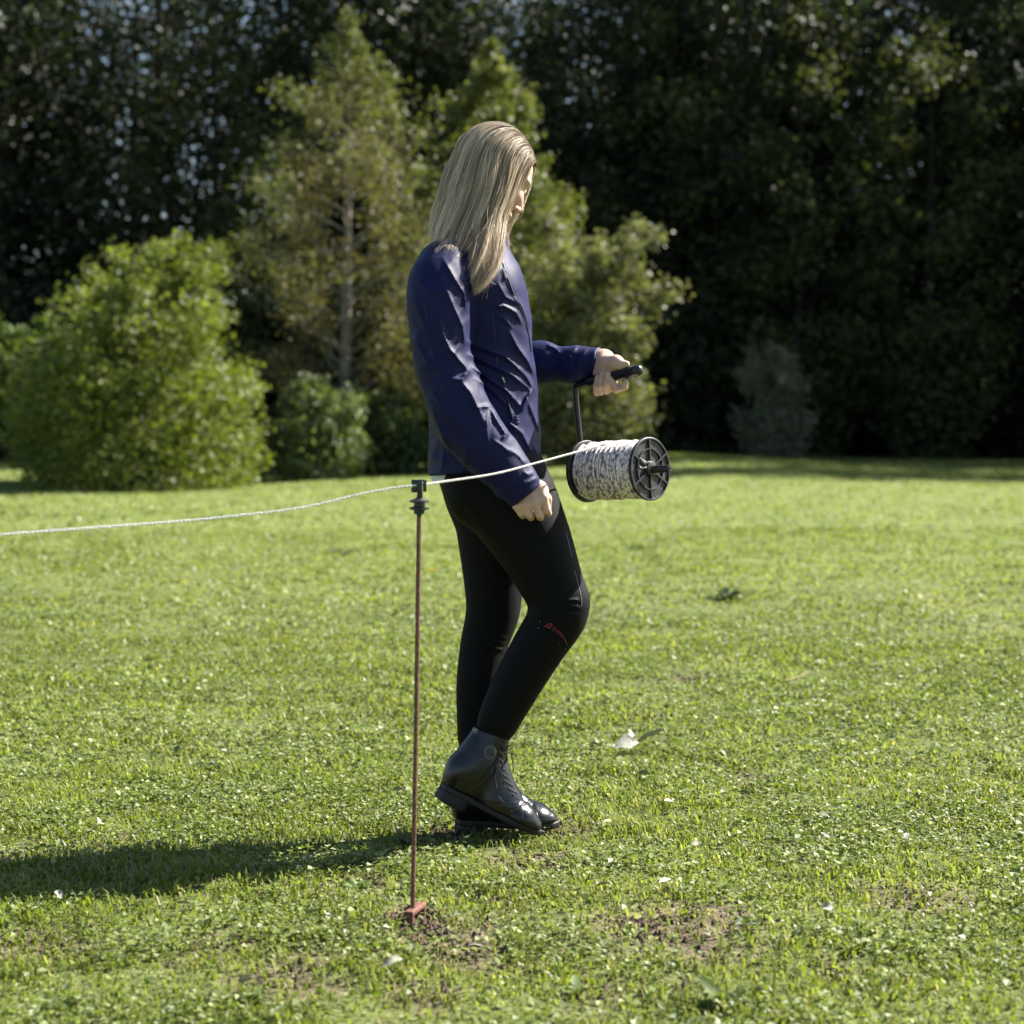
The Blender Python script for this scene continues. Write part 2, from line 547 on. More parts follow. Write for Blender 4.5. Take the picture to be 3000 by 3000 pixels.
def leaves(C, size, aspect=0.55, flat=0.0, nrm=None):
    """one folded rhombic leaf (2 triangles) at each point"""
    n = len(C)
    size = np.broadcast_to(size, (n,))
    d = rng.normal(size=(n, 3))
    d[:, 2] *= (1 - flat)
    d /= np.linalg.norm(d, axis=1)[:, None] + 1e-9
    up = rng.normal(size=(n, 3)) * (1 - flat * 0.75)
    up[:, 2] += flat * 1.4
    if nrm is not None: up = up * 0.7 + nrm
    s = np.cross(d, up)
    s /= np.linalg.norm(s, axis=1)[:, None] + 1e-9
    nn = np.cross(s, d)
    L_, w_ = size[:, None], size[:, None] * aspect * 0.5
    base = C - d * L_ * 0.5
    mid = C - d * L_ * 0.05 + nn * w_ * 0.35
    V = np.stack([base, mid + s * w_, C + d * L_ * 0.5, mid - s * w_], 1).reshape(-1, 3)
    k = np.arange(n)[:, None] * 4
    T = np.concatenate([k + A([0, 1, 2]), k + A([0, 2, 3])], 0)
    return V, T, None


build_grass()


# ------------------------------------------------------------------ trees and shrubs
def make_tree(name, base, H, prof, label, cat='tree', nbr=60, sub=6, leaves_n=16000, lsize=0.07, pal=None, lmat='leaf', bark='bark', asc=0.75, z0f=0.06, r0=0.07,
              group=None, clump=0.16, inner=0.35, multi=1, xoff=None, tipgreen=None, skirt=0.0, skirt_h=.35):
    """trunk(s) with ascending limbs; the leaves sit in clumps along the outer twigs. prof(t) = crown radius at height fraction t"""
    t0 = empty(name, base)
    b = np.asarray(base, float)
    trunk, crownC, crownT = MB(), [], []
    for k in range(multi):
        a = rng.random() * 6.28
        leanv = A([math.cos(a), math.sin(a), 0]) * (0.0 if multi == 1 else 0.28 * H * rng.random())
        zs = np.linspace(0, 1, 12)
        wob = np.c_[vnoise(np.c_[zs * 3, np.full(12, k * 7.7)], 41), vnoise(np.c_[zs * 3, np.full(12, k * 3.3 + 9)], 42), np.zeros(12)] * 0.018 * H * zs[:, None]
        P = b + np.c_[np.zeros((12, 2)), zs * H * (1 if multi == 1 else rng.uniform(.7, .98))] + leanv * zs[:, None] ** 1.3 + wob
        P[0, 2] -= 0.08
        trunk.tube(P, np.maximum(r0 * (1 - zs) ** 0.8, 0.006), 8)
        for i in range(nbr // multi):
            f = z0f + (0.985 - z0f) * ((i + rng.random()) / (nbr // multi))
            q = f * 11
            j = min(int(q), 10)
            s = P[j] + (P[j + 1] - P[j]) * (q - j)
            az = i * 2.399 + rng.normal() * 0.5
            hz = s[2] - b[2]
            R = prof(min(hz / H + 0.05, 1)) * rng.uniform(0.72, 1.18)
            if xoff is not None and math.cos(az) * xoff > 0: R *= 1 + abs(xoff) * abs(math.cos(az))
            if multi > 1: R *= 0.75
            R *= 1 + .30 * float(vnoise(A([[az * 1.1 + len(name), f * 5, k * 3.1]]), 45)[0])
            e = asc * rng.uniform(0.6, 1.25)
            dirv = A([math.cos(az), math.sin(az), 0])
            tt = np.linspace(0, 1, 6)[:, None]
            Q = s + dirv * R * tt + A([0, 0, 1.0]) * R * e * (tt ** 1.25) * (1 - 0.25 * tt)
            Q[1:] += rng.normal(size=(5, 3)) * 0.03 * R
            trunk.tube(Q, np.linspace(max(r0 * 0.33 * (1 - f), 0.006), 0.003, 6), 5, caps=False)
            for m in range(sub):
                u = inner + (1 - inner) * (m + rng.random()) / sub
                v = u * 5
                jj = min(int(v), 4)
                s2 = Q[jj] + (Q[jj + 1] - Q[jj]) * (v - jj)
                a2 = az + rng.normal() * 1.0
                l2 = R * rng.uniform(0.18, 0.42) * (1.15 - 0.5 * u)
                e2 = s2 + A([math.cos(a2), math.sin(a2), rng.uniform(-0.15, 0.9)]) * l2
                if l2 > 0.12: trunk.tube(np.vstack([s2, (s2 + e2) / 2 + rng.normal(size=3) * 0.02, e2]), [0.006, 0.004, 0.002], 4, caps=False)
                crownC.append((s2, e2, l2))
    nC = len(crownC)
    S = A([c[0] for c in crownC]); E = A([c[1] for c in crownC])
    wgt = A([c[2] for c in crownC]) + 0.05
    pick = rng.choice(nC, leaves_n, p=wgt / wgt.sum())
    tone = rng.normal(size=nC)
    u = rng.random(leaves_n) ** 0.8
    C = S[pick] + (E[pick] - S[pick]) * u[:, None] + rng.normal(size=(leaves_n, 3)) * (clump * np.minimum(1.0, wgt[pick] * 2.2 + 0.25))[:, None]
    if skirt:
        ns = int(leaves_n * skirt)
        zz_ = rng.random(ns) * skirt_h * H
        aa_ = rng.random(ns) * 6.283
        rr_ = A([prof(z_ / H) for z_ in zz_]) * (.35 + .65 * np.sqrt(rng.random(ns))) * (1 + .25 * vnoise(np.c_[aa_ * 2, zz_ * 3], 46)) * .95
        C[:ns] = np.c_[b[0] + rr_ * np.cos(aa_), b[1] + rr_ * np.sin(aa_), b[2] + zz_] + rng.normal(size=(ns, 3)) * .04
    C[:, 2] = np.maximum(C[:, 2], b[2] + 0.03)
    V, T, _ = leaves(C, lsize * (0.65 + 0.7 * rng.random(leaves_n)), 0.62)
    pal = A(pal)
    ci = np.clip((rng.random(leaves_n) * 0.6 + 0.2 + 0.16 * tone[pick]) * (len(pal) - 1), 0, len(pal) - 1.001)
    lo = ci.astype(int)
    c = pal[lo] * (1 - (ci - lo))[:, None] + pal[lo + 1] * (ci - lo)[:, None]
    if tipgreen is not None:
        rr = np.hypot(C[:, 0] - b[0], C[:, 1] - b[1]) / (A([prof(min(z, 1)) for z in np.clip((C[:, 2] - b[2]) / H, 0, 1)]) + 0.2)
        k = np.clip(sm(0.55, 1.05, rr) + sm(0.7, 0.95, (C[:, 2] - b[2]) / H), 0, 1)[:, None]
        c = c * (1 - k) + A(tipgreen) * k
    c = c * (0.8 + 0.4 * rng.random(leaves_n))[:, None]
    trunk.build('trunk', M[bark], t0)
    mesh('crown', V, T, M[lmat], t0, col=np.repeat(c, 4, 0), smooth=False)
    tag(t0, label, cat, group)
    return t0


def copy_tree(src, loc, rz, sc, label=None, group=None):
    o = src.copy()
    scene.collection.objects.link(o)
    o.location, o.rotation_euler = loc, (0, 0, rz)
    o.scale = sc
    if label: o['label'] = label
    if group: o['group'] = group
    for ch in src.children:
        c = ch.copy()
        scene.collection.objects.link(c)
        c.parent = o
    return o


def prf(*kn):
    xs, ys = [k[0] for k in kn], [k[1] for k in kn]
    return lambda t: float(np.interp(t, xs, ys))


def G(px, Y):
    x = (px - 1500) * Y / FPX
    return (x, Y, float(gz(A([x]), A([Y]))[0]))


make_tree('alder_tree', G(1012, 31), 7.25, prf((0, 1.0), (.12, 1.55), (.3, 1.95), (.42, 1.85), (.6, 1.4), (.75, .98), (.88, .52), (1, .12)),
          'tall slender conical tree with olive brown leaves and a pale trunk', nbr=70, sub=8, leaves_n=20000, lsize=0.075, z0f=.03,
          pal=[(.080, .068, .028), (.115, .098, .044), (.150, .124, .062), (.125, .118, .046)], tipgreen=(.120, .132, .042), asc=0.9, r0=0.10, clump=0.13, inner=0.30)
make_tree('leafy_tree', G(1435, 33.5), 7.15, prf((0, 1.4), (.15, 2.05), (.35, 1.9), (.55, 1.42), (.7, 1.0), (.85, .62), (.95, .3), (1, .08)),
          'dense mid green conical tree behind the walking woman', nbr=90, sub=8, leaves_n=34000, lsize=0.095,
          pal=[(.075, .092, .02), (.105, .122, .028), (.14, .152, .04), (.165, .172, .07)], asc=0.8, r0=0.08, clump=0.13, inner=0.35)
make_tree('willow_shrub', G(1715, 31), 4.1, prf((0, .75), (.2, 1.15), (.5, 1.25), (.75, .9), (1, .2)),
          'broad pale grey green willow shrub right of the woman', 'shrub', nbr=60, sub=8, leaves_n=15000, lsize=0.10,
          pal=[(.08, .09, .034), (.125, .13, .055), (.18, .18, .10), (.155, .16, .065)], asc=0.9, r0=0.05, clump=0.13, multi=4, skirt=.15, skirt_h=.3)
make_tree('hazel_bush', G(385, 26.5), 3.45, prf((0, 1.6), (.2, 1.75), (.42, 1.7), (.55, 1.3), (.75, .85), (.9, .5), (1, .12)),
          'bright yellow green leafy bush at the left edge of the meadow', 'bush', nbr=98, sub=8, leaves_n=32000, lsize=0.085, z0f=.01, inner=.25,
          pal=[(.085, .11, .018), (.125, .155, .026), (.165, .19, .036), (.19, .21, .075)], asc=1.0, r0=0.035, clump=0.12, multi=7, skirt=.34, skirt_h=.45)
make_tree('elder_sapling', G(930, 28.6), 1.5, prf((0, .6), (.3, .75), (.6, .55), (1, .1)),
          'low pale green sapling clump at the foot of the tall alder', 'shrub', nbr=36, sub=6, leaves_n=5000, lsize=0.09,
          pal=[(.08, .11, .04), (.12, .155, .06), (.18, .20, .11)], asc=1.1, r0=0.025, clump=0.10, multi=4, skirt=.3, skirt_h=.5)
make_tree('bramble_shrub', G(1120, 30.2), 1.35, prf((0, .7), (.3, .85), (.6, .6), (1, .15)),
          'dark green bramble shrub between the alder and the jacket hem', 'shrub', nbr=34, sub=6, leaves_n=6000, lsize=0.09,
          pal=[(.03, .05, .015), (.05, .075, .025), (.09, .11, .045)], asc=0.8, r0=0.02, clump=0.12, multi=4, skirt=.35, skirt_h=.5)
make_tree('bramble_shrub', G(770, 29.0), 0.8, prf((0, .5), (.4, .55), (1, .1)),
          'small low shrub just right of the bright bush', 'shrub', nbr=24, sub=5, leaves_n=2600, lsize=0.08,
          pal=[(.05, .08, .02), (.09, .12, .03), (.13, .15, .06)], asc=1.0, r0=0.015, clump=0.09, multi=3)
make_tree('dogwood_shrub', G(2260, 37.5), 2.2, prf((0, .6), (.4, .85), (.8, .5), (1, .1)),
          'dim grey green shrub in the forest shade above the far right meadow', 'shrub', nbr=34, sub=6, leaves_n=4200, lsize=0.10,
          pal=[(.10, .12, .08), (.16, .17, .12), (.22, .22, .17)], asc=1.0, r0=0.02, clump=0.12, multi=4, skirt=.3, skirt_h=.4)
make_tree('hazel_bush', G(120, 28.5), 2.6, prf((0, .9), (.3, 1.1), (.6, .9), (1, .1)),
          'green bush standing left of the bright yellow green one', 'bush', nbr=40, sub=7, leaves_n=9000, lsize=0.09,
          pal=[(.05, .085, .016), (.08, .12, .022), (.11, .15, .04)], asc=0.8, r0=0.03, clump=0.13, multi=4)

FP = prf((0, 1.6), (.1, 2.3), (.35, 2.9), (.6, 2.5), (.8, 1.7), (1, .3))
DARK = [(.010, .016, .009), (.016, .024, .012), (.027, .036, .016), (.062, .076, .026)]  # last, lighter tone paints sunlit leaf patches into a few clumps
protos = []
FG = 'trees of the shaded forest edge'
FL = 'tall dark leafy tree of the shaded forest behind the meadow'
spots = []
for row, (Y, x0, x1, st) in enumerate([(43.5, -23, 18, 3.1), (47, -24.5, 23, 3.2), (51.5, -26, 27, 3.4)]):
    x = x0
    while x < x1:
        spots.append((x + rng.normal() * 0.5, Y + rng.normal() * 0.6))
        x += st
spots += [(13.6, 38.5), (16.8, 35.6), (20.4, 36.5), (24.0, 39.5)]
THIN = [k for k, q in enumerate(spots) if 330 < 1500 + q[0] / q[1] * FPX < 900]
first = [k for k in range(len(spots)) if k not in THIN][1:17:4] + [THIN[0]]
for i in range(5):
    x, y = spots[first[i]]
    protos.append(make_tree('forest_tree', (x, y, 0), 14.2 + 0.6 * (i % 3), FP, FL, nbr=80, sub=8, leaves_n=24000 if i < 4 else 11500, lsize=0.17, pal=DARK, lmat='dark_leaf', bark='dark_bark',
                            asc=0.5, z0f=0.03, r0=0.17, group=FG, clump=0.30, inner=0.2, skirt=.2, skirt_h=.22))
for k, (x, y) in enumerate(spots):
    if k in first: continue
    s = rng.uniform(0.85, 1.12)
    copy_tree(protos[4 if k in THIN else k % 4], (x, y, 0), rng.random() * 6.28, (s, s, s * rng.uniform(.92, 1.08)))
LIGHT = [(.028, .036, .014), (.045, .054, .020), (.070, .080, .026), (.11, .12, .04)]
lt = None
for k, (px, Y, H_, lab) in enumerate([(2340, 40.5, 9.6, 'olive green tree catching light at the upper right of the forest'), (1960, 41.5, 11, 'sparse olive tree of the forest edge above the reel'), (2720, 40, 9, 'olive tree at the far right of the forest edge'),
                                      (620, 41.5, 10.2, 'thin olive tree with sky showing through above the left bush')]):
    make_tree('oak_tree', (G(px, Y)[0], Y, 0), H_, prf((0, .8), (.3, 1.9), (.6, 2.0), (.85, 1.2), (1, .2)), lab, nbr=46, sub=7, leaves_n=8500, lsize=0.15, pal=LIGHT, bark='dark_bark', asc=.7, z0f=.05, r0=.11, clump=.2, inner=.35, skirt=.25, skirt_h=.3)
# undergrowth that closes the forest floor, seen as one dark mass
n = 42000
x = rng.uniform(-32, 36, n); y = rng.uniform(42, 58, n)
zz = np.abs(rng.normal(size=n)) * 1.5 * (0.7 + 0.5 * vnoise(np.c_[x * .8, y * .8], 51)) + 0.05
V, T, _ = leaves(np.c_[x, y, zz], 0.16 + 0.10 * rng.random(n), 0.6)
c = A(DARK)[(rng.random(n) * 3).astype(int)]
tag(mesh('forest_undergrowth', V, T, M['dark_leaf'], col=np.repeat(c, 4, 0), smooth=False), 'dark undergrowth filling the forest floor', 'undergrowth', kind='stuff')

# ------------------------------------------------------------------ fence post, rope, reel
YP = 3.92
RUST = M['rust']
post = empty('fence_post', tuple(W(1208, 2718, YP)))
top = W(1228, 1508, YP)
foot = W(1208, 2700, YP)
MB().tube([foot - A([0, 0, .05]), foot, (foot + top) / 2 + A([.001, 0, 0]), top], 0.0046, 10).build('rod', RUST, post)
up = (top - foot) / np.linalg.norm(top - foot)
s_ = YP / FPX
prof = [(-12 * s_, 4.5 * s_), (3 * s_, 8 * s_), (4 * s_, 15 * s_), (14 * s_, 16 * s_), (15 * s_, 17 * s_), (18 * s_, 29 * s_), (23 * s_, 29 * s_), (26 * s_, 17 * s_), (37 * s_, 16 * s_), (38 * s_, 29 * s_), (43 * s_, 28.5 * s_),
        (50 * s_, 12 * s_), (53 * s_, 8 * s_), (66 * s_, 7 * s_), (66 * s_, 0)]
ins = MB().lathe(prof, top - up * 2 * s_, up, 32).build('insulator', M['plastic'], post)
c0 = W(1221, 1424, YP - .012)
e = up * 19 * s_
# bracket: back plate with a slot, spine and hooked front plate
b = MB()
b.box(W(1213, 1424, YP - .004), A([8, 0, 0]) * s_, A([0, 4, 0]) * s_, e)
b.box(W(1229, 1424, YP - .004), A([8, 0, 0]) * s_, A([0, 7, 0]) * s_, e * 1.02)
b.box(W(1231, 1448, YP - .002), A([7, 0, 0]) * s_, A([0, 6, 0]) * s_, up * 12 * s_)
b.build('rope_bracket', M['plastic'], ins, bevel=.0012)
b = MB()
b.box(W(1244, 1423, YP + .012), A([3.4, 1, 0]) * s_, A([-3, 9, 0]) * s_, e * .93)
b.box(W(1238, 1407, YP + .006), A([6, 0, 0]) * s_, A([0, 8, 0]) * s_, up * 2.2 * s_)
b.build('hook_plate', M['plastic'], ins, bevel=.001)
# tread step and ground spike
a1, a2 = W(1196, 2678, YP - .035), W(1236, 2648, YP + .055)
dv = (a2 - a1) / 2
sd = np.cross(dv, [0, 0, 1.0]); sd = sd / np.linalg.norm(sd) * .0095
MB().box((a1 + a2) / 2, dv, sd, A([0, 0, .0045])).build('tread_step', RUST, post, bevel=.001)
un = dv / np.linalg.norm(dv)
MB().box(a1 + un * .004 - A([0, 0, .026]), un * .0034, sd * .98, A([0, 0, .0226])).build('spike', RUST, post, bevel=.0008)
MB().box(a2 - un * .005 - A([0, 0, .020]), un * .0030, sd * .9, A([0, 0, .0165])).build('spike', RUST, post, bevel=.0008)
tag(post, 'thin rust red step-in fence post with black ring insulator', 'fence post')


def rope_mesh(path, r, pitch, name, m, parent=None, nst=2, sides=6):
    """twisted cord: nst strands wound round a path"""
    P = np.asarray(path, float)
    T = np.gradient(P, axis=0)
    T /= np.linalg.norm(T, axis=1)[:, None]
    N = np.cross(T, [0, 0, 1.0]); N /= np.linalg.norm(N, axis=1)[:, None] + 1e-9
    Bv = np.cross(T, N)
    d = np.r_[0, np.cumsum(np.linalg.norm(np.diff(P, axis=0), axis=1))]
    b = MB()
    for k in range(nst):
        a = d / pitch * 2 * math.pi + k * 2 * math.pi / nst
        b.tube(P + r * .52 * (np.cos(a)[:, None] * N + np.sin(a)[:, None] * Bv), r * .50, sides)
    return b.build(name, m, parent)


# reel geometry
RL = W(1724, 1381, 4.870)
RR = W(1899, 1374, 4.745)
ax = (RR - RL); LEN = np.linalg.norm(ax); ax = ax / LEN
RF = 93 * 4.75 / FPX            # flange radius
RC = 0.0655                     # radius of the wound cord
e1 = np.cross(ax, [0, 0, 1.0]); e1 /= np.linalg.norm(e1)
e2 = np.cross(e1, ax)
if e2[2] < 0: e1, e2 = -e1, -e2
reel = empty('rope_reel', tuple(RL))


def flange(o, out):
    """dished disc with raised rim; outward direction = out"""
    f = MB().lathe([(0, .012), (0, RF * .985), (.001, RF), (.0075, RF), (.0085, RF * .985), (.0085, RF * .945), (.004, RF * .93), (.004, .014), (.004, 0)], o, out, 56).build('flange', M['plastic_dusty'], reel)
    ring = MB().lathe([(.0035, RF * .665), (.0082, RF * .66), (.0082, RF * .625), (.0035, RF * .62)], o, out, 48).build('ring', M['plastic_dusty'], f)
    for k in range(6):
        a = k * math.pi / 3
        d = math.cos(a) * e2 + math.sin(a) * e1
        t = np.cross(d, out)
        MB().box(o + d * RF * .55 + out * .0062, d * RF * .39, t * .0022, out * .0022).build('rib', M['plastic'], f, smooth=False)
    MB().lathe([(.003, .019), (.012, .018), (.013, .016), (.013, 0)], o, out, 28).build('hub', M['plastic'], f)
    return f


flange(RR, ax)
flange(RL, -ax)
MB().lathe([(.001, .02), (.001, RC - .004), (LEN - .001, RC - .004), (LEN - .001, .02)], RL, ax, 40).build('drum', M['drum'], reel)
# cord wound in three crossing layers
wb = MB(); wc = []
TH = A([[.80, .75, .69], [.19, .15, .25], [.76, .70, .63], [.42, .25, .17], [.50, .45, .46]])
for lay, (turns, rr, ph, sk) in enumerate([(34, RC - .004, 0, 0.0), (23, RC - .002, 1.3, 0.35), (17, RC - .0005, 2.4, -0.6), (12, RC + .0006, .3, 0.9)]):
    n = turns * 110
    u = np.linspace(0, 1, n)
    th = u * turns * 2 * math.pi + ph
    z = .004 + (LEN - .008) * np.clip(u + sk * .035 * np.sin(th * 1.0) + .010 * vnoise(np.c_[th * .35, th * 0 + lay], 61), .0, 1.0)
    r_ = rr + .0018 * vnoise(np.c_[th * .5, th * 0 + lay * 3], 62) + .0025 * np.sin(u * math.pi) ** .5
    P = RL + ax * z[:, None] + r_[:, None] * (np.cos(th)[:, None] * e2 + np.sin(th)[:, None] * e1)
    wb.tube(P, .0027, 5, caps=False)
    run = np.repeat(rng.choice(5, n // 2 + 2, p=[.42, .15, .24, .10, .09]), rng.integers(1, 3, n // 2 + 2))[:n]
    run = np.resize(run, n)
    wc.append(np.repeat(TH[run] * (.8 + .4 * rng.random((n, 1))), 5, 0))
wb.build('wound_rope', M['wound'], reel, col=np.vstack(wc), sharp=180)
# crank knob on the near flange and the rope end loop
kd = (ax + A([.35, -.15, .02])); kd /= np.linalg.norm(kd)
k0 = RR + ax * .006 - e2 * .001 + e1 * -.004
MB().lathe([(0, .010), (.004, .0095), (.045, .0088), (.050, .0092), (.053, .0085), (.053, .004), (.051, .0), ], k0, kd, 24).build('crank_knob', M['plastic'], reel)
MB().lathe([(.0535, .0058), (.0545, .0055), (.0545, .0028), (.053, .0024)], k0, kd, 20).build('pivot_cap', M['plastic_dusty'], reel)
lp = [W(1893, 1356, 4.70), W(1886, 1350, 4.71), W(1876, 1344, 4.715), (W(1869, 1351, 4.715)), W(1872, 1364, 4.715), W(1880, 1371, 4.712), W(1893, 1369, 4.70)]
rope_mesh(crv(lp, 60), .0022, .012, 'rope_end', M['rope'], reel)
lp = [W(1893, 1356, 4.70), W(1900, 1352, 4.70), W(1908, 1356, 4.70), W(1916, 1354, 4.695)]
rope_mesh(crv(lp, 40), .0022, .012, 'rope_end', M['rope'], reel)
# carrying frame: axle stub, upright and handle
HB = W(1692, 1128, 4.885)
HE = W(1878, 1083, 4.765)
hd = (HE - HB) / np.linalg.norm(HE - HB)
fr = crv([RL - ax * .002, RL - ax * .018, RL - ax * .024 + A([0, 0, .012]), W(1701, 1310, 4.895), W(1692, 1220, 4.893), W(1686, 1150, 4.890), W(1688, 1133, 4.887), HB + hd * .012, HB + hd * .05], 70)
MB().tube(fr, .0072, 12).build('frame', M['tube'], reel)
gl = np.linalg.norm(HE - HB)
MB().lathe([(.035, .0072), (.036, .0125), (.05, .0138), (gl - .02, .0142), (gl - .006, .0135), (gl - .001, .0105), (gl + .002, .006), (gl + .0025, 0)], HB, hd, 24).build('grip', M['grip'], reel)
tag(reel, 'black plastic hand reel wound with speckled white cord', 'reel')

# the fence rope from off left through the post bracket to the top of the reel
rp = [W(-420, 1596, 3.30), W(-150, 1578, 3.40), W(150, 1555, 3.50), W(525, 1527, 3.65), W(690, 1511, 3.71), (W(880, 1488, 3.78)), W(1050, 1449, 3.85), W(1150, 1430, 3.888), W(1208, 1423, YP - .012), W(1219, 1422, YP - .006), W(1230, 1421, YP + .012), W(1250, 1418, YP + .03), W(1300, 1411, 4.0), W(1450, 1388, 4.16),
      W(1570, 1357, 4.36), W(1680, 1327, 4.60), W(1752, 1307, 4.775)]
tp = RL + ax * LEN * .42
rp += [W(1775, 1301, 4.765)]
rope_mesh(crv(rp, 1900), .0026, .017, 'fence_rope', M['rope'])
tag(bpy.data.objects['fence_rope'], 'white twisted electric fence rope running from post to reel', 'rope')
# ------------------------------------------------------------------ smooth solids: distance fields turned into meshes
class Prim:
    def __init__(s, fn, c, R, k=.01, op=0): s.fn, s.c, s.R, s.k, s.op = fn, np.asarray(c, float), R, k, op


def cone(a, b, ra, rb, k=.01, flat=None, f=1.0, op=0):
    """round cone from a to b; the section is scaled by f along direction flat"""
    a, b = np.asarray(a, float), np.asarray(b, float)
    ab = b - a
    L2 = ab @ ab + 1e-12
    fl = None if flat is None else np.asarray(flat, float) / np.linalg.norm(flat)

    def fn(P):
        v = P - a
        t = np.clip(v @ ab / L2, 0, 1)
        q = v - t[:, None] * ab
        r = ra + (rb - ra) * t
        if fl is None:
            return np.sqrt((q * q).sum(1)) - r
        dn = q @ fl
        d = np.sqrt(np.maximum((q * q).sum(1) - dn * dn, 0) + (dn / f) ** 2) - r
        return d * min(f, 1.0)
    return Prim(fn, (a + b) / 2, math.sqrt(L2) / 2 + max(ra, rb) * max(f, 1.0), k, op)


def chain(pts, rad, k=.01, flat=None, f=1.0, fine=0):
    if fine:
        q = crv(np.c_[np.asarray(pts), rad], fine)
        pts, rad = q[:, :3], q[:, 3]
    return [cone(pts[i], pts[i + 1], rad[i], rad[i + 1], k, flat, f) for i in range(len(pts) - 1)]


def ell(c, r, Rm=None, k=.01, op=0):
    c, r = np.asarray(c, float), np.asarray(r, float)
    Rm = np.eye(3) if Rm is None else np.asarray(Rm, float)     # columns = axes

    def fn(P):
        q = (P - c) @ Rm
        k0 = np.sqrt(((q / r) ** 2).sum(1)) + 1e-9
        k1 = np.sqrt(((q / r ** 2) ** 2).sum(1)) + 1e-9
        return k0 * (k0 - 1) / k1
    return Prim(fn, c, r.max(), k, op)


def half(o, n, k=.002):
    """keep the side opposite to n"""
    o, n = np.asarray(o, float), np.asarray(n, float) / np.linalg.norm(n)
    return Prim(lambda P: -((P - o) @ n), o, 1e9, k, 2)


def field(prims, P, sel=None, disp=None):
    d = None
    for i, p in enumerate(prims):
        if sel is not None and not sel[i]: continue
        v = p.fn(P)
        if p.op == 0:
            if d is None: d = v
            else:
                h = np.maximum(p.k - np.abs(d - v), 0) / p.k
                d = np.minimum(d, v) - h * h * p.k * .25
        elif d is not None:                      # 1 = carve, 2 = keep half space
            h = np.maximum(p.k - np.abs(d + v), 0) / p.k
            d = np.maximum(d, -v) + h * h * p.k * .25
    if d is None: return np.full(len(P), 1.0)
    if disp is not None: d = d - disp(P)
    return d


def solid(prims, vox, disp=None, pad=.012):
    """naive surface nets over the blocks near the surface"""
    un = [p for p in prims if p.op == 0]
    lo = np.min([p.c - p.R for p in un], 0) - pad
    hi = np.max([p.c + p.R for p in un], 0) + pad
    Bk = 16
    nb = np.ceil((hi - lo) / (vox * Bk)).astype(int)
    g = np.arange(Bk + 1)
    off = np.stack(np.meshgrid(g, g, g, indexing='ij'), -1)
    rad = vox * Bk * .5 * math.sqrt(3)
    pc, pR, pk, po = A([p.c for p in prims]), A([p.R for p in prims]), A([p.k for p in prims]), A([p.op for p in prims])
    N = nb * Bk + 3
    keys, pos, quads = [], [], []
    def key(I): return (I[..., 0] + 1) + (I[..., 1] + 1) * N[0] + (I[..., 2] + 1) * N[0] * N[1]
    for bi in np.ndindex(*nb):
        o = A(bi) * Bk
        cen = lo + (o + Bk * .5) * vox
        sel = np.linalg.norm(pc - cen, axis=1) - pR - rad < pk + .02
        if not (sel & (po == 0)).any(): continue
        dc = field(prims, cen[None], sel, None)[0]
        if abs(dc) > rad * 1.8 + .03: continue
        I = off + o
        D = field(prims, (lo + I.reshape(-1, 3) * vox), sel, disp).reshape(Bk + 1, Bk + 1, Bk + 1)
        ins = D < 0
        if ins.all() or not ins.any(): continue
        cnt = np.zeros((Bk, Bk, Bk)); acc = np.zeros((Bk, Bk, Bk, 3))
        for a in range(3):
            b, c = (a + 1) % 3, (a + 2) % 3
            for db in (0, 1):
                for dcc in (0, 1):
                    s0 = [slice(0, Bk)] * 3
                    s0[b] = slice(db, db + Bk); s0[c] = slice(dcc, dcc + Bk)
                    s1 = list(s0); s1[a] = slice(1, Bk + 1)
                    d0, d1 = D[tuple(s0)], D[tuple(s1)]
                    cr = (d0 < 0) != (d1 < 0)
                    t = np.where(cr, d0 / (d0 - d1 + 1e-15), 0)
                    cnt += cr
                    acc[..., a] += np.where(cr, t, 0)
                    acc[..., b] += np.where(cr, db, 0)
                    acc[..., c] += np.where(cr, dcc, 0)
        m = cnt > 0
        Ic = I[:Bk, :Bk, :Bk][m]
        keys.append(key(Ic)); pos.append(lo + (Ic + acc[m] / cnt[m][:, None]) * vox)
        for a in range(3):
            b, c = (a + 1) % 3, (a + 2) % 3
            s1 = [slice(0, Bk)] * 3; s1[a] = slice(1, Bk + 1)
            i0, i1 = ins[:Bk, :Bk, :Bk], ins[tuple(s1)]
            for flip, mm in ((0, i0 & ~i1), (1, ~i0 & i1)):
                p = I[:Bk, :Bk, :Bk][mm]
                if not len(p): continue
                eb, ec = np.zeros(3, int), np.zeros(3, int)
                eb[b] = 1; ec[c] = 1
                q = np.stack([key(p), key(p - eb), key(p - eb - ec), key(p - ec)], 1)
                quads.append(q[:, ::-1] if flip else q)
    keys, pos, quads = np.concatenate(keys), np.concatenate(pos), np.concatenate(quads)
    o = np.argsort(keys)
    keys, pos = keys[o], pos[o]
    ix = np.clip(np.searchsorted(keys, quads), 0, len(keys) - 1)
    ok = (keys[ix] == quads).all(1)
    return pos, ix[ok][:, ::-1][:, ::-1]


def hit(prims, px, py, y0=4.2, y1=5.2, disp=None):
    """first point of a solid on the sight line through a photo pixel"""
    Y = np.linspace(y0, y1, 700)
    P = np.stack([(px - 1500) * Y / FPX, Y, CAM_H - (py - HOR) * Y / FPX], 1)
    d = field(prims, P, None, disp)
    k = np.argmax(d < 0) if (d < 0).any() else np.argmin(d)
    return P[k]


def pxpy(P):
    return 1500 + P[:, 0] / P[:, 1] * FPX, HOR + (CAM_H - P[:, 2]) / P[:, 1] * FPX


# ------------------------------------------------------------------ the woman
YC = 4.80
person = empty('person', tuple(W(1420, 2440, 4.76)))
tag(person, 'blonde woman in navy jacket and black breeches winding a reel', 'person')
NY = A([0, 1.0, 0])

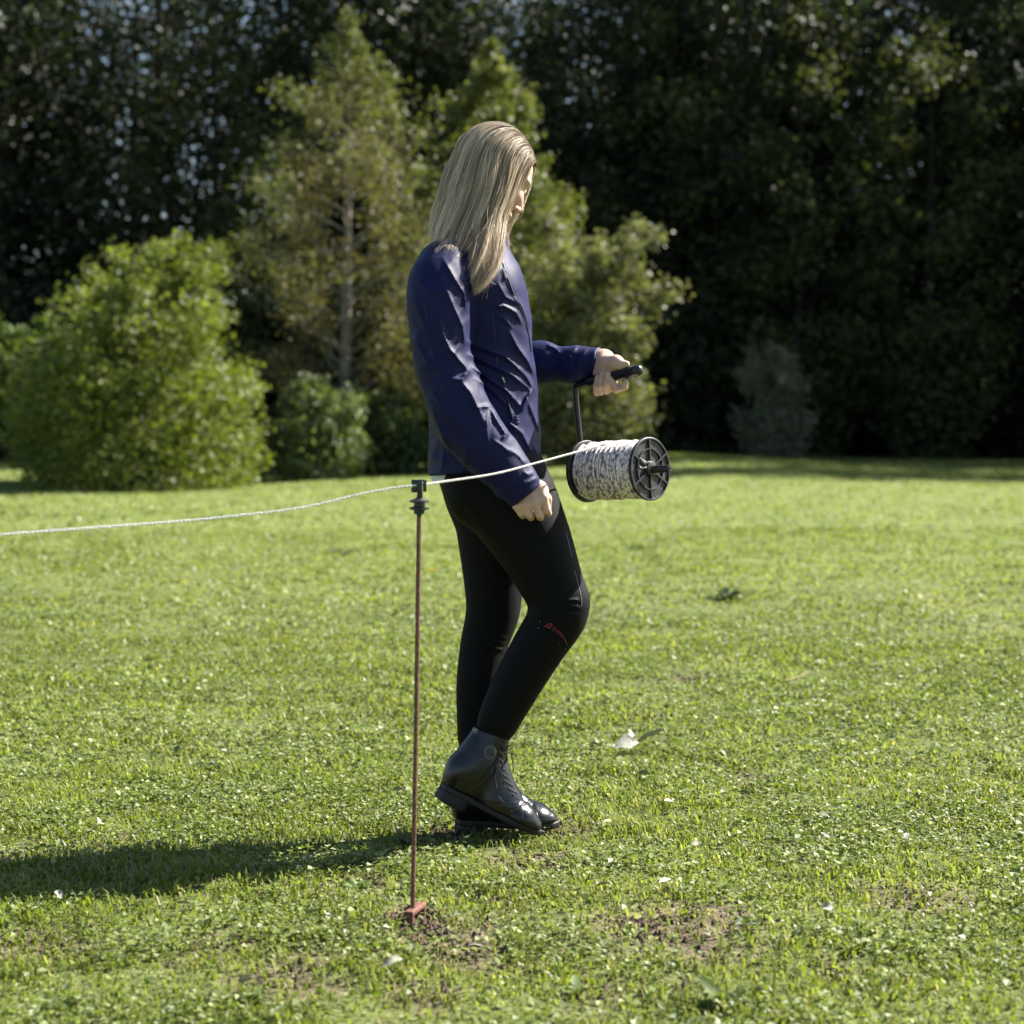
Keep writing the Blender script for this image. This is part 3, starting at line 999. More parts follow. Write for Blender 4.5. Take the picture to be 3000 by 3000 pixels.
# ---- head
pit, yaw = math.radians(31), math.radians(24)
HF = A([math.cos(pit) * math.cos(yaw), math.cos(pit) * math.sin(yaw), -math.sin(pit)])
HU = A([math.sin(pit) * math.cos(yaw), math.sin(pit) * math.sin(yaw), math.cos(pit)])
HS = np.cross(HF, HU)
HC = W(1436, 513, YC)
HR = np.stack([HF, HU, HS], 1)
H = lambda f, u, s: HC + f * HF + u * HU + s * HS
body = [ell(H(-.006, .030, 0), (.089, .089, .074), HR, .02),
        ell(H(.030, -.035, 0), (.060, .078, .056), HR, .03),
        ell(H(.032, .034, 0), (.060, .058, .060), HR, .02),
        cone(H(-.02, -.055, .048), H(.068, -.098, .012), .014, .014, .03), cone(H(-.02, -.055, -.048), H(.068, -.098, -.012), .014, .014, .03),
        ell(H(.076, -.101, 0), (.014, .015, .019), HR, .02)]
for s in (-1, 1):
    body += [ell(H(.076, .024, s * .028), (.013, .009, .026), HR, .014), ell(H(.060, -.022, s * .042), (.028, .022, .019), HR, .02),
             ell(H(.104, .002, s * .032), (.016, .0095, .016), HR, .010, 1), ell(H(.079, .0015, s * .031), (.0125, .0125, .0125), HR, .003),
             ell(H(-.012, -.012, s * .074), (.018, .030, .008), HR, .006)]
body += [cone(H(.086, .014, 0), H(.108, -.029, 0), .0075, .0092, .010), ell(H(.097, -.035, .011), (.010, .007, .006), HR, .006), ell(H(.097, -.035, -.011), (.010, .007, .006), HR, .006),
         cone(H(.088, -.061, .019), H(.0925, -.060, 0), .005, .0065, .008), cone(H(.088, -.061, -.019), H(.0925, -.060, 0), .005, .0065, .008),
         cone(H(.086, -.071, .016), H(.0905, -.072, 0), .005, .0068, .008), cone(H(.086, -.071, -.016), H(.0905, -.072, 0), .005, .0068, .008)]
# ---- neck, trunk, arms and legs under the clothes
nk = W(1392, 715, YC)
body += [cone(H(-.035, -.05, 0), nk, .05, .054, .02), cone(nk, W(1385, 800, YC), .054, .09, .03), cone(W(1390, 830, YC), W(1410, 1300, YC), .085, .09, .03)]
RSH, REL, RWR = W(1295, 800, 4.645), W(1337, 1150, 4.60), W(1545, 1446, 4.595)
LSH, LEL, LWR = W(1345, 800, 4.955), W(1420, 1075, 4.985), W(1768, 1057, 4.872)
body += [cone(W(1390, 800, YC), RSH, .07, .045, .03), cone(RSH, REL, .042, .035, .02), cone(REL, RWR, .034, .024, .02),
         cone(W(1390, 800, YC), LSH, .07, .045, .03), cone(LSH, LEL, .042, .035, .02), cone(LEL, LWR, .034, .024, .02)]
RHIP, RKN, RAN = W(1470, 1420, 4.73), W(1640, 1775, 4.70), W(1442, 2150, 4.71)
LHIP, LKN, LAN = W(1440, 1430, 4.87), W(1444, 1800, 4.84), W(1396, 2150, 4.81)
body += [cone(W(1410, 1300, YC), RHIP, .09, .08, .03), cone(W(1410, 1300, YC), LHIP, .09, .08, .03), cone(RHIP, RKN, .075, .045, .02), cone(RKN, RAN, .043, .030, .02),
         cone(LHIP, LKN, .075, .045, .02), cone(LKN, LAN, .043, .030, .02), cone(RAN, W(1395, 2275, 4.71), .03, .022, .02), cone(LAN, W(1395, 2370, 4.80), .03, .022, .02),
         cone(W(1395, 2275, 4.71), W(1520, 2395, 4.71), .022, .012, .02), cone(W(1395, 2370, 4.80), W(1570, 2398, 4.80), .022, .010, .02)]
# ---- right hand: loose fist, back of the hand to the camera
yh = 4.588
fingers = [[(1524, 1466, 0), (1513, 1483, -.010), (1527, 1505, -.008), (1532, 1510, .016), (1536, 1490, .024)],
           [(1545, 1465, 0), (1539, 1480, -.015), (1551, 1509, -.013), (1555, 1515, .014), (1556, 1498, .026)],
           [(1565, 1455, 0), (1568, 1473, -.017), (1580, 1508, -.015), (1583, 1515, .013), (1580, 1494, .026)],
           [(1583, 1440, 0), (1593, 1458, -.013), (1603, 1496, -.011), (1605, 1503, .016), (1600, 1484, .026)]]
hand = [cone(RWR + A([0, .002, .01]), W(1556, 1462, yh), .026, .027, .02, NY, .72), cone(W(1534, 1459, yh), W(1580, 1435, yh), .018, .020, .018, NY, .78)]
for i, fg in enumerate(fingers):
    r = [.0100, .0102, .0088, .0088, .0080] if i else [.0094, .0092, .0080, .0080, .0074]
    pts = [W(x, y, yh + d) for x, y, d in fg]
    hand.append(cone(pts[0], pts[1], r[0], r[1], .012))
    hand += [cone(pts[j], pts[j + 1], r[j], r[j + 1], .0035) for j in range(1, 4)]
hand += [cone(W(1582, 1432, yh + .012), W(1602, 1462, yh + .022), .014, .011, .012), cone(W(1602, 1462, yh + .022), W(1603, 1496, yh + .030), .011, .0088, .006)]
# ---- left hand: wrapped round the reel handle from behind and below, thumb along its top
gp = lambda px: HB + (HE - HB) * ((px - 1692) / (1878 - 1692))      # point on the handle axis
def gh(px, dz, dy): return gp(px) + A([0, dy, dz])
hand += [cone(LWR, gh(1775, .024, .018), .025, .026, .02), cone(gh(1765, .018, .026), gh(1808, .012, .022), .021, .020, .02)]
hand += [cone(gh(1782, .036, .0), gh(1806, .032, -.006), .020, .0165, .018), cone(gh(1806, .032, -.006), gh(1823, .0225, -.004), .0150, .0105, .012), cone(gh(1823, .0225, -.004), gh(1836, .0215, -.002), .0102, .0085, .006)]
for i, (px, tz, r) in enumerate([(1748, .006, .0080), (1761, .010, .0088), (1777, .009, .0093)]):
    q = [gh(px + 14 + i, .004, .028), gh(px + 6, -.022, .024), gh(px, -.030, -.002), gh(px - 1, -.014, -.0225), gh(px + 3, tz, -.0225)]
    hand += [cone(q[j], q[j + 1], r * (1.08 if j < 2 else 1), r * (1 if j < 3 else .9), .004 if j else .012) for j in range(4)]
q = [gh(1805, -.002, .028), gh(1812, -.026, .018), gh(1800, -.024, -.014), gh(1788, -.006, -.022)]
q = [gh(1800, .0, .028), gh(1800, -.025, .016), gh(1793, -.020, -.018), gh(1808, -.0285, -.020), gh(1828, -.026, -.014), gh(1833, -.017, -.006)]
hand += [cone(gh(1798, .0, .028), gh(1800, -.026, .020), .0098, .0098, .012), cone(gh(1800, -.026, .020), gh(1806, -.033, -.006), .0096, .0092, .006), cone(gh(1806, -.033, -.006), gh(1828, -.032, -.012), .0089, .0085, .006),
         cone(gh(1828, -.032, -.012), gh(1834, -.021, -.012), .0084, .0072, .004), cone(gh(1786, -.006, -.020), gh(1806, -.030, -.010), .0090, .0098, .005)]
V, Q = solid(body + hand, .003)
col = np.tile(A([.53, .345, .25]), (len(V), 1))
loc = (V - HC) @ HR
for c, r, cc in [((.094, -.0605, 0), (.016, .0055, .021), (.45, .17, .15)), ((.091, -.072, 0), (.016, .0065, .018), (.47, .18, .16)), ((.06, -.03, .045), (.03, .025, .03), (.60, .35, .27)),
                 ((.06, -.03, -.045), (.03, .025, .03), (.60, .35, .27)), ((.108, -.03, 0), (.012, .012, .012), (.60, .34, .26))]:
    d = np.sqrt((((loc - A(c)) / A(r)) ** 2).sum(1))
    k = (1 - sm(.7, 1.15, d))[:, None]
    col = col * (1 - k) + A(cc) * k
for fg in fingers:
    d = np.linalg.norm(V - W(fg[1][0], fg[1][1], yh + fg[1][2]), axis=1)
    k = (1 - sm(.008, .018, d))[:, None] * .6
    col = col * (1 - k) + A([.58, .32, .26]) * k
bod = mesh('body', V, Q, M['skin'], person, col=col)
# eyebrow and lashes
for s in (-1, 1):
    MB().tube([H(.088, .0045, s * .045), H(.0925, .002, s * .034), H(.0905, .001, s * .020)], [.0010, .0018, .0010], 5).build('eyelashes', M['lash'], bod)
    MB().tube([H(.079, .028, s * .048), H(.088, .030, s * .032), H(.0915, .026, s * .014)], [.0008, .0018, .0016], 5).build('eyebrow', M['brow'], bod)

# ---- jacket
TZ = [(1415, 1254, 1593, .172), (1395, 1254, 1592, .172), (1300, 1257, 1584, .163), (1200, 1259, 1578, .152), (1100, 1254, 1571, .148), (1020, 1246, 1562, .155), (930, 1242, 1556, .168), (850, 1248, 1543, .178),
      (800, 1262, 1528, .168), (760, 1286, 1510, .130), (725, 1312, 1486, .085), (690, 1330, 1474, .062)]
tz = A([CAM_H - (r[0] - HOR) * YC / FPX for r in TZ])
tb = A([(r[1] - 1500) * YC / FPX for r in TZ])
tf = A([(r[2] - 1500) * YC / FPX for r in TZ])
td = A([r[3] for r in TZ])
_z = np.linspace(tz[0], tz[-1], 160)
_k = np.exp(-np.linspace(-2, 2, 19) ** 2); _k /= _k.sum()
_s = lambda v: np.convolve(np.pad(np.interp(_z, tz, v), 9, mode='edge'), _k, 'valid')
tb, tf, td, tz = _s(tb), _s(tf), _s(td), _z


def torso_fn(P):
    z = np.clip(P[:, 2], tz[0], tz[-1])
    b_, f_, d_ = np.interp(z, tz, tb), np.interp(z, tz, tf), np.interp(z, tz, td)
    hx, cx = (f_ - b_) / 2, (f_ + b_) / 2
    r = (np.abs((P[:, 0] - cx) / hx) ** 2.35 + np.abs((P[:, 1] - YC) / d_) ** 2.35) ** (1 / 2.35)
    d = (r - 1) * np.minimum(hx, d_)
    return np.maximum(d, P[:, 2] - tz[-1])


rs = [W(1300, 782, 4.668), W(1286, 850, 4.628), W(1288, 950, 4.61), W(1296, 1050, 4.60), W(1328, 1150, 4.592), W(1374, 1248, 4.587), W(1444, 1332, 4.587), W(1541, 1450, 4.592)]
rr = [.062, .067, .063, .058, .062, .063, .055, .0405]
ls = [W(1340, 775, 4.945), W(1375, 930, 4.985), W(1425, 1060, 4.985), W(1590, 1062, 4.935), W(1690, 1068, 4.90), W(1757, 1064, 4.876)]
lr = [.060, .064, .058, .0475, .043, .0375]
jack = [Prim(torso_fn, W(1420, 1050, YC), .45, .03)] + chain(rs, rr, .024, fine=18) + chain(ls, lr, .025)
# shoulder slope and collar
jack += [cone(W(1385, 735, YC - .03), W(1308, 775, 4.675), .050, .052, .03), cone(W(1385, 735, YC + .03), W(1345, 780, 4.925), .050, .052, .03), cone(W(1370, 722, YC), W(1402, 700, YC), .070, .064, .02)]
hemb, hemf = W(1254, 1391, YC), W(1592, 1354, YC)
hn = np.cross(hemf - hemb, NY); hn = hn if hn[2] < 0 else -hn
def below_hem(P):
    d = (P - hemb) @ (hn / np.linalg.norm(hn))
    far_r = np.linalg.norm(P - rs[-1], axis=1)
    t = np.clip((P - rs[4]) @ (rs[-1] - rs[4]) / ((rs[-1] - rs[4]) @ (rs[-1] - rs[4])), 0, 1.2)
    q = np.linalg.norm(P - (rs[4] + t[:, None] * (rs[-1] - rs[4])), axis=1)
    return np.where(q < .075, np.minimum(-d, .2) + np.where(q < .062, .25, 0), -d)
# folds drawn along the cloth: ridges as strokes (pixel paths on the side that faces the camera)
FOLDS = [([(1225, 820), (1250, 850), (1290, 862)], .004, 12), ([(1218, 1000), (1250, 1060), (1290, 1085)], .005, 12), ([(1255, 1330), (1290, 1345), (1340, 1340)], .004, 14), ([(1262, 1180), (1280, 1240), (1320, 1330)], .005, 13), ([(1480, 1310), (1520, 1335), (1540, 1360)], .004, 10), ([(1460, 830), (1480, 870), (1520, 890)], .004, 10), ([(1298, 757), (1335, 820), (1362, 862), (1366, 905)], .0065, 9), ([(1303, 838), (1330, 900), (1356, 958), (1362, 1010)], .0065, 8), ([(1284, 930), (1300, 985), (1318, 1022), (1352, 1062), (1372, 1086)], .010, 11),
         ([(1372, 1086), (1352, 1112), (1318, 1112)], .007, 9), ([(1345, 1010), (1330, 1035), (1300, 1020)], .004, 9), ([(1352, 1118), (1378, 1150), (1398, 1188), (1420, 1240)], .009, 12), ([(1345, 1188), (1400, 1194), (1434, 1190)], .007, 8),
         ([(1434, 1190), (1458, 1235), (1482, 1272), (1470, 1290)], .007, 9), ([(1430, 1200), (1427, 1250), (1428, 1300)], .006, 6), ([(1445, 1290), (1470, 1305), (1495, 1330)], .005, 8), ([(1440, 902), (1475, 895), (1512, 915), (1530, 950)], .007, 10),
         ([(1450, 922), (1480, 935), (1500, 960)], .005, 8), ([(1495, 975), (1515, 1015), (1548, 1060), (1565, 1100)], .008, 11), ([(1368, 1000), (1420, 1022), (1480, 1045), (1540, 1100), (1570, 1150)], .007, 12),
         ([(1376, 1040), (1440, 1070), (1500, 1098), (1550, 1140)], .008, 11), ([(1385, 1075), (1430, 1108), (1480, 1140), (1530, 1196)], .009, 12), ([(1530, 1196), (1545, 1165), (1562, 1140)], .007, 9), ([(1395, 1110), (1440, 1140), (1490, 1190), (1515, 1240)], .006, 10),
         ([(1480, 1230), (1530, 1270), (1560, 1330)], .006, 12), ([(1545, 1170), (1565, 1220), (1583, 1270)], .006, 10), ([(1500, 860), (1530, 900), (1548, 950)], .004, 10), ([(1560, 1300), (1575, 1330), (1590, 1350)], .005, 9),
         ([(1560, 1385), (1545, 1392), (1535, 1380)], .004, 7), ([(1572, 1400), (1552, 1412), (1535, 1418)], .004, 6), ([(1600, 1008), (1625, 1018), (1640, 1035)], .005, 8), ([(1690, 1015), (1672, 1035), (1665, 1060)], .006, 9), ([(1720, 1020), (1700, 1050), (1690, 1085)], .004, 9),
         ([(1215, 880), (1245, 960), (1270, 1040)], .004, 14), ([(1240, 800), (1275, 880), (1290, 940)], .003, 14), ([(1262, 1140), (1300, 1200), (1370, 1260)], .006, 12), ([(1260, 1240), (1320, 1290), (1400, 1330)], .004, 16), ([(1290, 1390), (1300, 1320), (1290, 1250)], .004, 16),
         ([(1350, 1390), (1370, 1330), (1360, 1280)], .003, 14)]

NOISE = 1.0


def folds(P):
    x, y = pxpy(P)
    y_near = P[:, 1] < YC + .02
    out = np.zeros(len(P))
    act = y_near | (x > 1585)
    if act.any():
        xa, ya = x[act], y[act]
        acc = np.zeros(len(xa))
        for pts, amp, w in FOLDS:
            b0, b1 = np.min(pts, 0) - 4 * w, np.max(pts, 0) + 4 * w
            m = (xa > b0[0]) & (xa < b1[0]) & (ya > b0[1]) & (ya < b1[1])
            if not m.any(): continue
            q = np.stack([xa[m], ya[m]], 1)
            best = np.full(len(q), 1e9); bt = np.zeros(len(q))
            L = len(pts) - 1
            for i in range(L):
                a_, b_ = A(pts[i], float), A(pts[i + 1], float)
                ab = b_ - a_
                t = np.clip((q - a_) @ ab / (ab @ ab), 0, 1)
                d = np.linalg.norm(q - a_ - t[:, None] * ab, axis=1)
                bt = np.where(d < best, (i + t) / L, bt)
                best = np.minimum(best, d)
            taper = np.minimum(1, 4 * np.minimum(bt, 1 - bt) + .25)
            acc[m] += amp * taper * 1.12 * (np.exp(-best / (.72 * w)) * 1.2 - .40 * np.exp(-(best / (2.4 * w)) ** 2))
        out[act] = acc
    s = np.stack([(P[:, 0] * .6 + P[:, 2] * .8) * 9, (P[:, 0] * .8 - P[:, 2] * .6) * 30, P[:, 1] * 14], 1)
    if NOISE > .5:
        wq = s * .55 + .5 * np.stack([vnoise(s * .35, 73), vnoise(s * .35, 74), vnoise(s * .35, 75)], 1)
        out += .0062 * (.32 - np.abs(vnoise(wq, 71))) + .0022 * (.32 - np.abs(vnoise(wq * 2.1 + 7, 72)))
    else:
        out += NOISE * .0014 * vnoise(s * .8, 71)
    return out


# seams cut the sleeve ends and the hem
cutR = half(rs[-1], rs[-1] - rs[-2]); cutL = half(ls[-1] + A([.002, 0, 0]), ls[-1] - ls[-2])
sel_r = Prim(lambda P: -np.where(np.linalg.norm(P - rs[-1], axis=1) < .14, (P - rs[-1]) @ ((rs[-1] - rs[-2]) / np.linalg.norm(rs[-1] - rs[-2])), -1), rs[-1], 1e9, .002, 2)
sel_l = Prim(lambda P: -np.where(np.linalg.norm(P - ls[-1], axis=1) < .12, (P - ls[-1]) @ ((ls[-1] - ls[-2]) / np.linalg.norm(ls[-1] - ls[-2])), -1), ls[-1], 1e9, .002, 2)
torso = [jack[0], Prim(lambda P: -((P - hemb) @ (hn / np.linalg.norm(hn))), hemb, 1e9, .002, 2)]
JP = torso + jack[1:] + [sel_r, sel_l, cone(rs[-1] - (rs[-1] - rs[-2]) * .15, rs[-1] + (rs[-1] - rs[-2]) * .2, .033, .036, .003, op=1)]
V, Q = solid(JP, .0033, folds, pad=.02)
jacket = mesh('jacket', V, Q, M['jacket'], person)
# front zip, its pull, pocket zip, cuff hem
def on(prims, pts, lift=.0015, disp=None, n=30, **kw):
    P = A([hit(prims, x, y, disp=disp, **kw) for x, y in pts])
    P[:, 1] -= lift
    return crv(P, n)
z1 = on(JP, [(1472, 770), (1482, 800), (1500, 850), (1528, 915), (1546, 970), (1556, 1030)], .001, folds)
MB().tube(z1, .0024, 6).build('zip', M['ziptape'], jacket)
for dx in (-7, 7):
    MB().tube(on(JP, [(x_ + dx, y_) for x_, y_ in [(1472, 770), (1482, 800), (1500, 850), (1528, 915), (1544, 970)]], .0002, folds), .0009, 5).build('zip_stitching', M['seam'], jacket)
zp = on(JP, [(1473, 786), (1478, 800), (1484, 817)], .004, folds, 8)
MB().tube(zp, [.002, .0035, .0028, .002, .0022, .0032, .0034, .002], 8).build('zip_pull', M['zip'], jacket)
z2 = [(1470, 1108), (1478, 1130), (1486, 1165), (1494, 1200), (1502, 1230), (1490, 1245)]
MB().tube(on(JP, z2, .001, folds), .0024, 6).build('pocket_zip', M['ziptape'], jacket)
for k in range(9):
    px, py = 1488 + 3.0 * k, 1168 + 9 * k
    MB().tube(on(JP, [(px - 6, py + 3), (px + 4, py), (px + 13, py - 4)], -.0012, folds, 6), [.001, .0028, .0034, .0034, .0028, .001], 6).build('pucker', M['jacket'], jacket)
MB().tube(on(JP, [(1470, 1104), (1474, 1112), (1478, 1122)], .003, folds, 6), [.0015, .0035, .003, .002, .0032, .0018], 8).build('zip_pull', M['zip'], jacket)
MB().tube(crv([rs[-1] + .0385 * (math.cos(a) * (lambda d: np.cross(d, NY) / np.linalg.norm(np.cross(d, NY)))(rs[-1] - rs[-2]) + math.sin(a) * NY) for a in np.linspace(0, 6.28, 13)], 50), .0022, 6).build('cuff_hem', M['jacket'], jacket)
# stitched seams
for nm, pts in (('armhole_seam', [(1338, 735), (1352, 790), (1366, 850), (1374, 905)]), ('side_seam', [(1400, 1125), (1412, 1180), (1424, 1215)]), ('dart_seam', [(1440, 905), (1448, 960), (1452, 1020), (1456, 1080)]),
                ('sleeve_seam', [(1240, 860), (1252, 940), (1266, 1040), (1290, 1120), (1330, 1190)]), ('hem_seam', [(1258, 1372), (1300, 1376), (1360, 1376), (1410, 1372)]), ('cuff_seam', [(1484, 1462), (1520, 1440), (1560, 1398)]),
                ('yoke_seam', [(1405, 800), (1440, 828), (1480, 842)])):
    MB().tube(on(JP, pts, .0002, folds, 30), .0010, 5).build(nm, M['seam'], jacket)
# shirt tail showing under the back of the hem
MB().add([W(1264, 1388, 4.72), W(1300, 1392, 4.70), W(1330, 1394, 4.68), W(1262, 1402, 4.722), W(1268, 1412, 4.72), W(1284, 1413, 4.71), W(1308, 1403, 4.70),
          W(1264, 1388, 4.80), W(1300, 1392, 4.80), W(1262, 1402, 4.80), W(1284, 1413, 4.80)], [(0, 1, 4, 3), (1, 6, 5, 4), (0, 3, 9, 7), (3, 4, 10, 9)], [(1, 2, 6)]).build('shirt_tail', M['shirt'], jacket, smooth=False)

# ---- breeches
rl = [(1466, 1412, 4.735, .112), (1508, 1490, 4.722, .102), (1572, 1610, 4.708, .083), (1618, 1715, 4.70, .068), (1642, 1770, 4.698, .0655), (1630, 1815, 4.70, .061), (1578, 1895, 4.705, .0565), (1500, 2030, 4.712, .0505), (1442, 2150, 4.715, .0405)]
ll = [(1442, 1425, 4.865, .110), (1442, 1500, 4.86, .088), (1444, 1600, 4.855, .076), (1446, 1700, 4.85, .066), (1445, 1790, 4.845, .059), (1420, 1880, 4.84, .0520), (1403, 1990, 4.83, .0485), (1396, 2090, 4.82, .042), (1394, 2200, 4.81, .038)]
bre = chain([W(a, b_, c) for a, b_, c, d in rl], [d for *_, d in rl], .02, fine=20) + chain([W(a, b_, c) for a, b_, c, d in ll], [d for *_, d in ll], .02, fine=20)
bre += [ell(W(1432, 1370, 4.80), (.118, .150, .12), None, .04), ell(W(1385, 1440, 4.73), (.060, .075, .075), None, .04), ell(W(1385, 1440, 4.86), (.060, .075, .075), None, .04), cone(W(1430, 1300, 4.8), W(1430, 1360, 4.8), .11, .115, .03, NY, 1.2)]
BF = [([(1652, 1762), (1690, 1758), (1702, 1760)], 0.0060, 5), ([(1650, 1775), (1680, 1776), (1700, 1780)], 0.0060, 5), ([(1640, 1792), (1665, 1798), (1690, 1798)], 0.0053, 6), ([(1570, 1768), (1590, 1778), (1620, 1782)], 0.0053, 7), ([(1565, 1790), (1600, 1800), (1630, 1800)], 0.0045, 7),
      ([(1440, 1876), (1475, 1886)], 0.0053, 5), ([(1430, 1892), (1475, 1906)], 0.0053, 5), ([(1450, 1860), (1480, 1870)], 0.0045, 5), ([(1330, 1450), (1380, 1490), (1420, 1560)], 0.0045, 12), ([(1480, 1560), (1540, 1600), (1600, 1620)], 0.0030, 14)]
FOLDS_J = FOLDS


def bfolds(P):
    global FOLDS, NOISE
    FOLDS, NOISE = BF, .15
    try: return folds(P)
    finally: FOLDS, NOISE = FOLDS_J, 1.0


bre.append(Prim(lambda P: -(P[:, 2] - W(1400, 1318, YC)[2]), W(1400, 1318, YC), 1e9, .002, 2))
V, Q = solid(bre, .0045, bfolds, pad=.02)
breeches = mesh('breeches', V, Q, M['breeches'], person)
MB().tube(on(bre, [(1658, 1560), (1668, 1600), (1682, 1665), (1697, 1725), (1704, 1760), (1700, 1795)], -.0003, bfolds), .0011, 5).build('piping', M['piping'], breeches)
MB().tube(on(bre, [(1655, 1545), (1640, 1568), (1615, 1580)], -.0006, bfolds), .0012, 5).build('pocket_seam', M['ziptape'], breeches)
MB().tube(on(bre, [(1572, 1822), (1610, 1840), (1642, 1868), (1662, 1890)], -.0006, bfolds), .0016, 5).build('knee_band', M['ziptape'], breeches)
MB().tube(on(bre, [(1575, 1838), (1608, 1856), (1636, 1882), (1655, 1902)], -.0006, bfolds), .0016, 5).build('knee_band', M['piping'], breeches)
# the small red knee print: an emblem followed by a line of slanted strokes
def stroke(pts, w=.0009): MB().tube(on(bre, pts, .0006, bfolds, 6), w * 1.15, 5).build('logo_print', M['redprint'], breeches)
stroke([(1583, 1817), (1582, 1824)], .001)
stroke([(1594, 1834), (1602, 1836), (1608, 1840)], .0012)
stroke([(1602, 1834), (1608, 1828), (1614, 1828), (1617, 1832)], .0016)
stroke([(1604, 1838), (1610, 1837), (1617, 1833)], .0015)
stroke([(1616, 1826), (1618, 1835)], .0012)
for k, (x, y) in enumerate([(1622, 1840), (1626.5, 1843), (1630, 1846), (1634, 1849), (1638, 1853), (1642, 1857), (1645.5, 1860.5), (1649, 1865)]):
    stroke([(x + 1.4, y - 4.5), (x - 1.6, y + 4.5)], .0008)
stroke([(1652, 1868), (1656, 1876), (1661, 1887)], .0011)


# ---- boots
def boot(heel, toe, shaft, label, near):
    """heel and toe: ends of the sole's underside; shaft: (point, radius) list from the top down"""
    S = toe - heel; L = np.linalg.norm(S); S = S / L
    Wd = -NY
    U = np.cross(Wd, S); U = U if U[2] > 0 else -U
    P = lambda s, u, w=0: heel + S * s * L + U * u + Wd * w
    pr = chain([a for a, r in shaft], [r for a, r in shaft], .02, NY, .95)
    pr += [cone(P(.130, .020), P(.145, .075), .0335, .037, .02), cone(P(.16, .030), P(.50, .035), .033, .030, .02), cone(P(.45, .034), P(.78, .026), .032, .026, .02, NY, 1.45), cone(P(.145, .075), P(.17, .11), .037, .038, .03), cone(P(.14, .060), P(.40, .058), .035, .036, .03), cone(P(.30, .10), P(.55, .058), .040, .035, .03), cone(P(.50, .045), P(.78, .034), .033, .026, .03, NY, 1.35), cone(P(.76, .032), P(.905, .026), .026, .018, .02, NY, 1.6),
           cone(shaft[-1][0], P(.36, .085), shaft[-1][1], .040, .03)]
    pr.append(Prim(lambda Q: -(-((Q - P(0, .024)) @ U)), P(0, .024), 1e9, .004, 2))
    topn = (shaft[0][0] - shaft[1][0]); topn = topn / np.linalg.norm(topn)
    pr.append(Prim(lambda Q: -((Q - shaft[0][0]) @ topn), shaft[0][0], 1e9, .003, 2))
    def crease(Q):
        q = Q - heel
        s, u = q @ S / L, q @ U
        g = np.exp(-((s - .60 - u * 2.0) / .012) ** 2) * .0012 + np.exp(-((s - .56 - u * 2.0) / .012) ** 2) * .0010
        g += np.exp(-np.abs(s - .775 + (u - .04) * 1.5) / .006) * .0012 * (u > .02)
        arc = np.hypot((s - .72) * L, (u - .015) * 1.15)
        g += np.exp(-np.abs(arc - .062) / .0016) * .0013 * ((s < .72) & (u > .02))
        return -g + .0003 * vnoise(Q * 30, 81)
    V, Q_ = solid(pr, .0028, crease)
    o = mesh('boot', V, Q_, M['leather'], person)
    if label: o['label'] = label
    t = np.linspace(0, 2 * math.pi, 40, endpoint=False)
    s_ = .5 - .5 * np.cos(t)
    wid = np.interp(s_, [0, .06, .15, .35, .5, .72, .86, .95, 1], [.0, .026, .033, .030, .035, .043, .037, .024, .0]) * np.sign(np.sin(t) + 1e-9)
    out = np.c_[s_ * L, wid]
    def pr2(mask_hi, z0, z1): return out if mask_hi is None else np.c_[np.minimum(out[:, 0], mask_hi * L), out[:, 1]]
    sole = MB().prism(out, heel, S, Wd, U, .008, .0245).build('sole', M['rubber'], o, bevel=.003)
    ho = np.c_[np.minimum(out[:, 0], .29 * L), out[:, 1] * 1.0]
    ho = np.vstack([ho[0], ho[np.r_[True, np.linalg.norm(np.diff(ho, axis=0), axis=1) > 1e-4]][1:]])
    MB().prism(ho, heel, S, Wd, U, -.017, .009).build('heel', M['rubber'], sole, bevel=.002)
    return o, pr, P, S, U


hR, tR = W(1281, 2312, 4.712), W(1579, 2462, 4.712)
hL, tL = W(1331, 2424, 4.803), W(1640, 2434, 4.803)
bR, prR, PR, SR, UR = boot(hR, tR, [(W(1441, 2142, 4.714), .0455), (W(1426, 2190, 4.713), .0445), (W(1402, 2250, 4.712), .044)], 'near boot with raised heel and hanging laces', True)
bL, prL, PL, SL, UL = boot(hL, tL, [(W(1399, 2215, 4.81), .046), (W(1396, 2260, 4.81), .0445), (W(1390, 2330, 4.805), .044)], None, False)
# laces, badge, stud of the near boot
fr_ = on(prR, [(1482, 2165), (1478, 2200), (1474, 2235), (1480, 2262), (1492, 2290), (1506, 2318)], .001, None, 40)
front = [(1474, 2180), (1470, 2200), (1468, 2220), (1468, 2240), (1474, 2262), (1484, 2285), (1497, 2308), (1510, 2330)]
for i in range(len(front) - 1):
    (x0, y0), (x1, y1) = front[i], front[i + 1]
    MB().tube(on(prR, [(x0 - 9, y0), ((x0 + x1) / 2 + 1, (y0 + y1) / 2 - 1), (x1 + 6, y1 - 6)], .0015, None, 8), .0016, 5).build('lace', M['lace'], bR)
kn = hit(prR, 1472, 2200)
def px3(pts, Y): return [W(x, y, Y) for x, y in pts]
for pts in ([(1474, 2203), (1484, 2190), (1494, 2184), (1499, 2183)], [(1474, 2206), (1490, 2206), (1504, 2208), (1514, 2212)], [(1478, 2200), (1492, 2196), (1499, 2215), (1503, 2245), (1503, 2262)],
            [(1476, 2206), (1484, 2212), (1478, 2235), (1472, 2250), (1478, 2270)], [(1478, 2204), (1486, 2218), (1482, 2232), (1476, 2240)]):
    MB().tube(crv(px3(pts, kn[1] - .006), 24), .0014, 5).build('lace', M['lace'], bR)
MB().tube(on(prR, [(1462, 2215), (1440, 2245), (1415, 2275), (1396, 2298)], .002, None, 20), .0015, 5).build('lace', M['lace'], bR)
MB().tube(on(prR, [(1462, 2225), (1450, 2260), (1425, 2290), (1404, 2308)], .002, None, 20), .0015, 5).build('lace', M['lace'], bR)
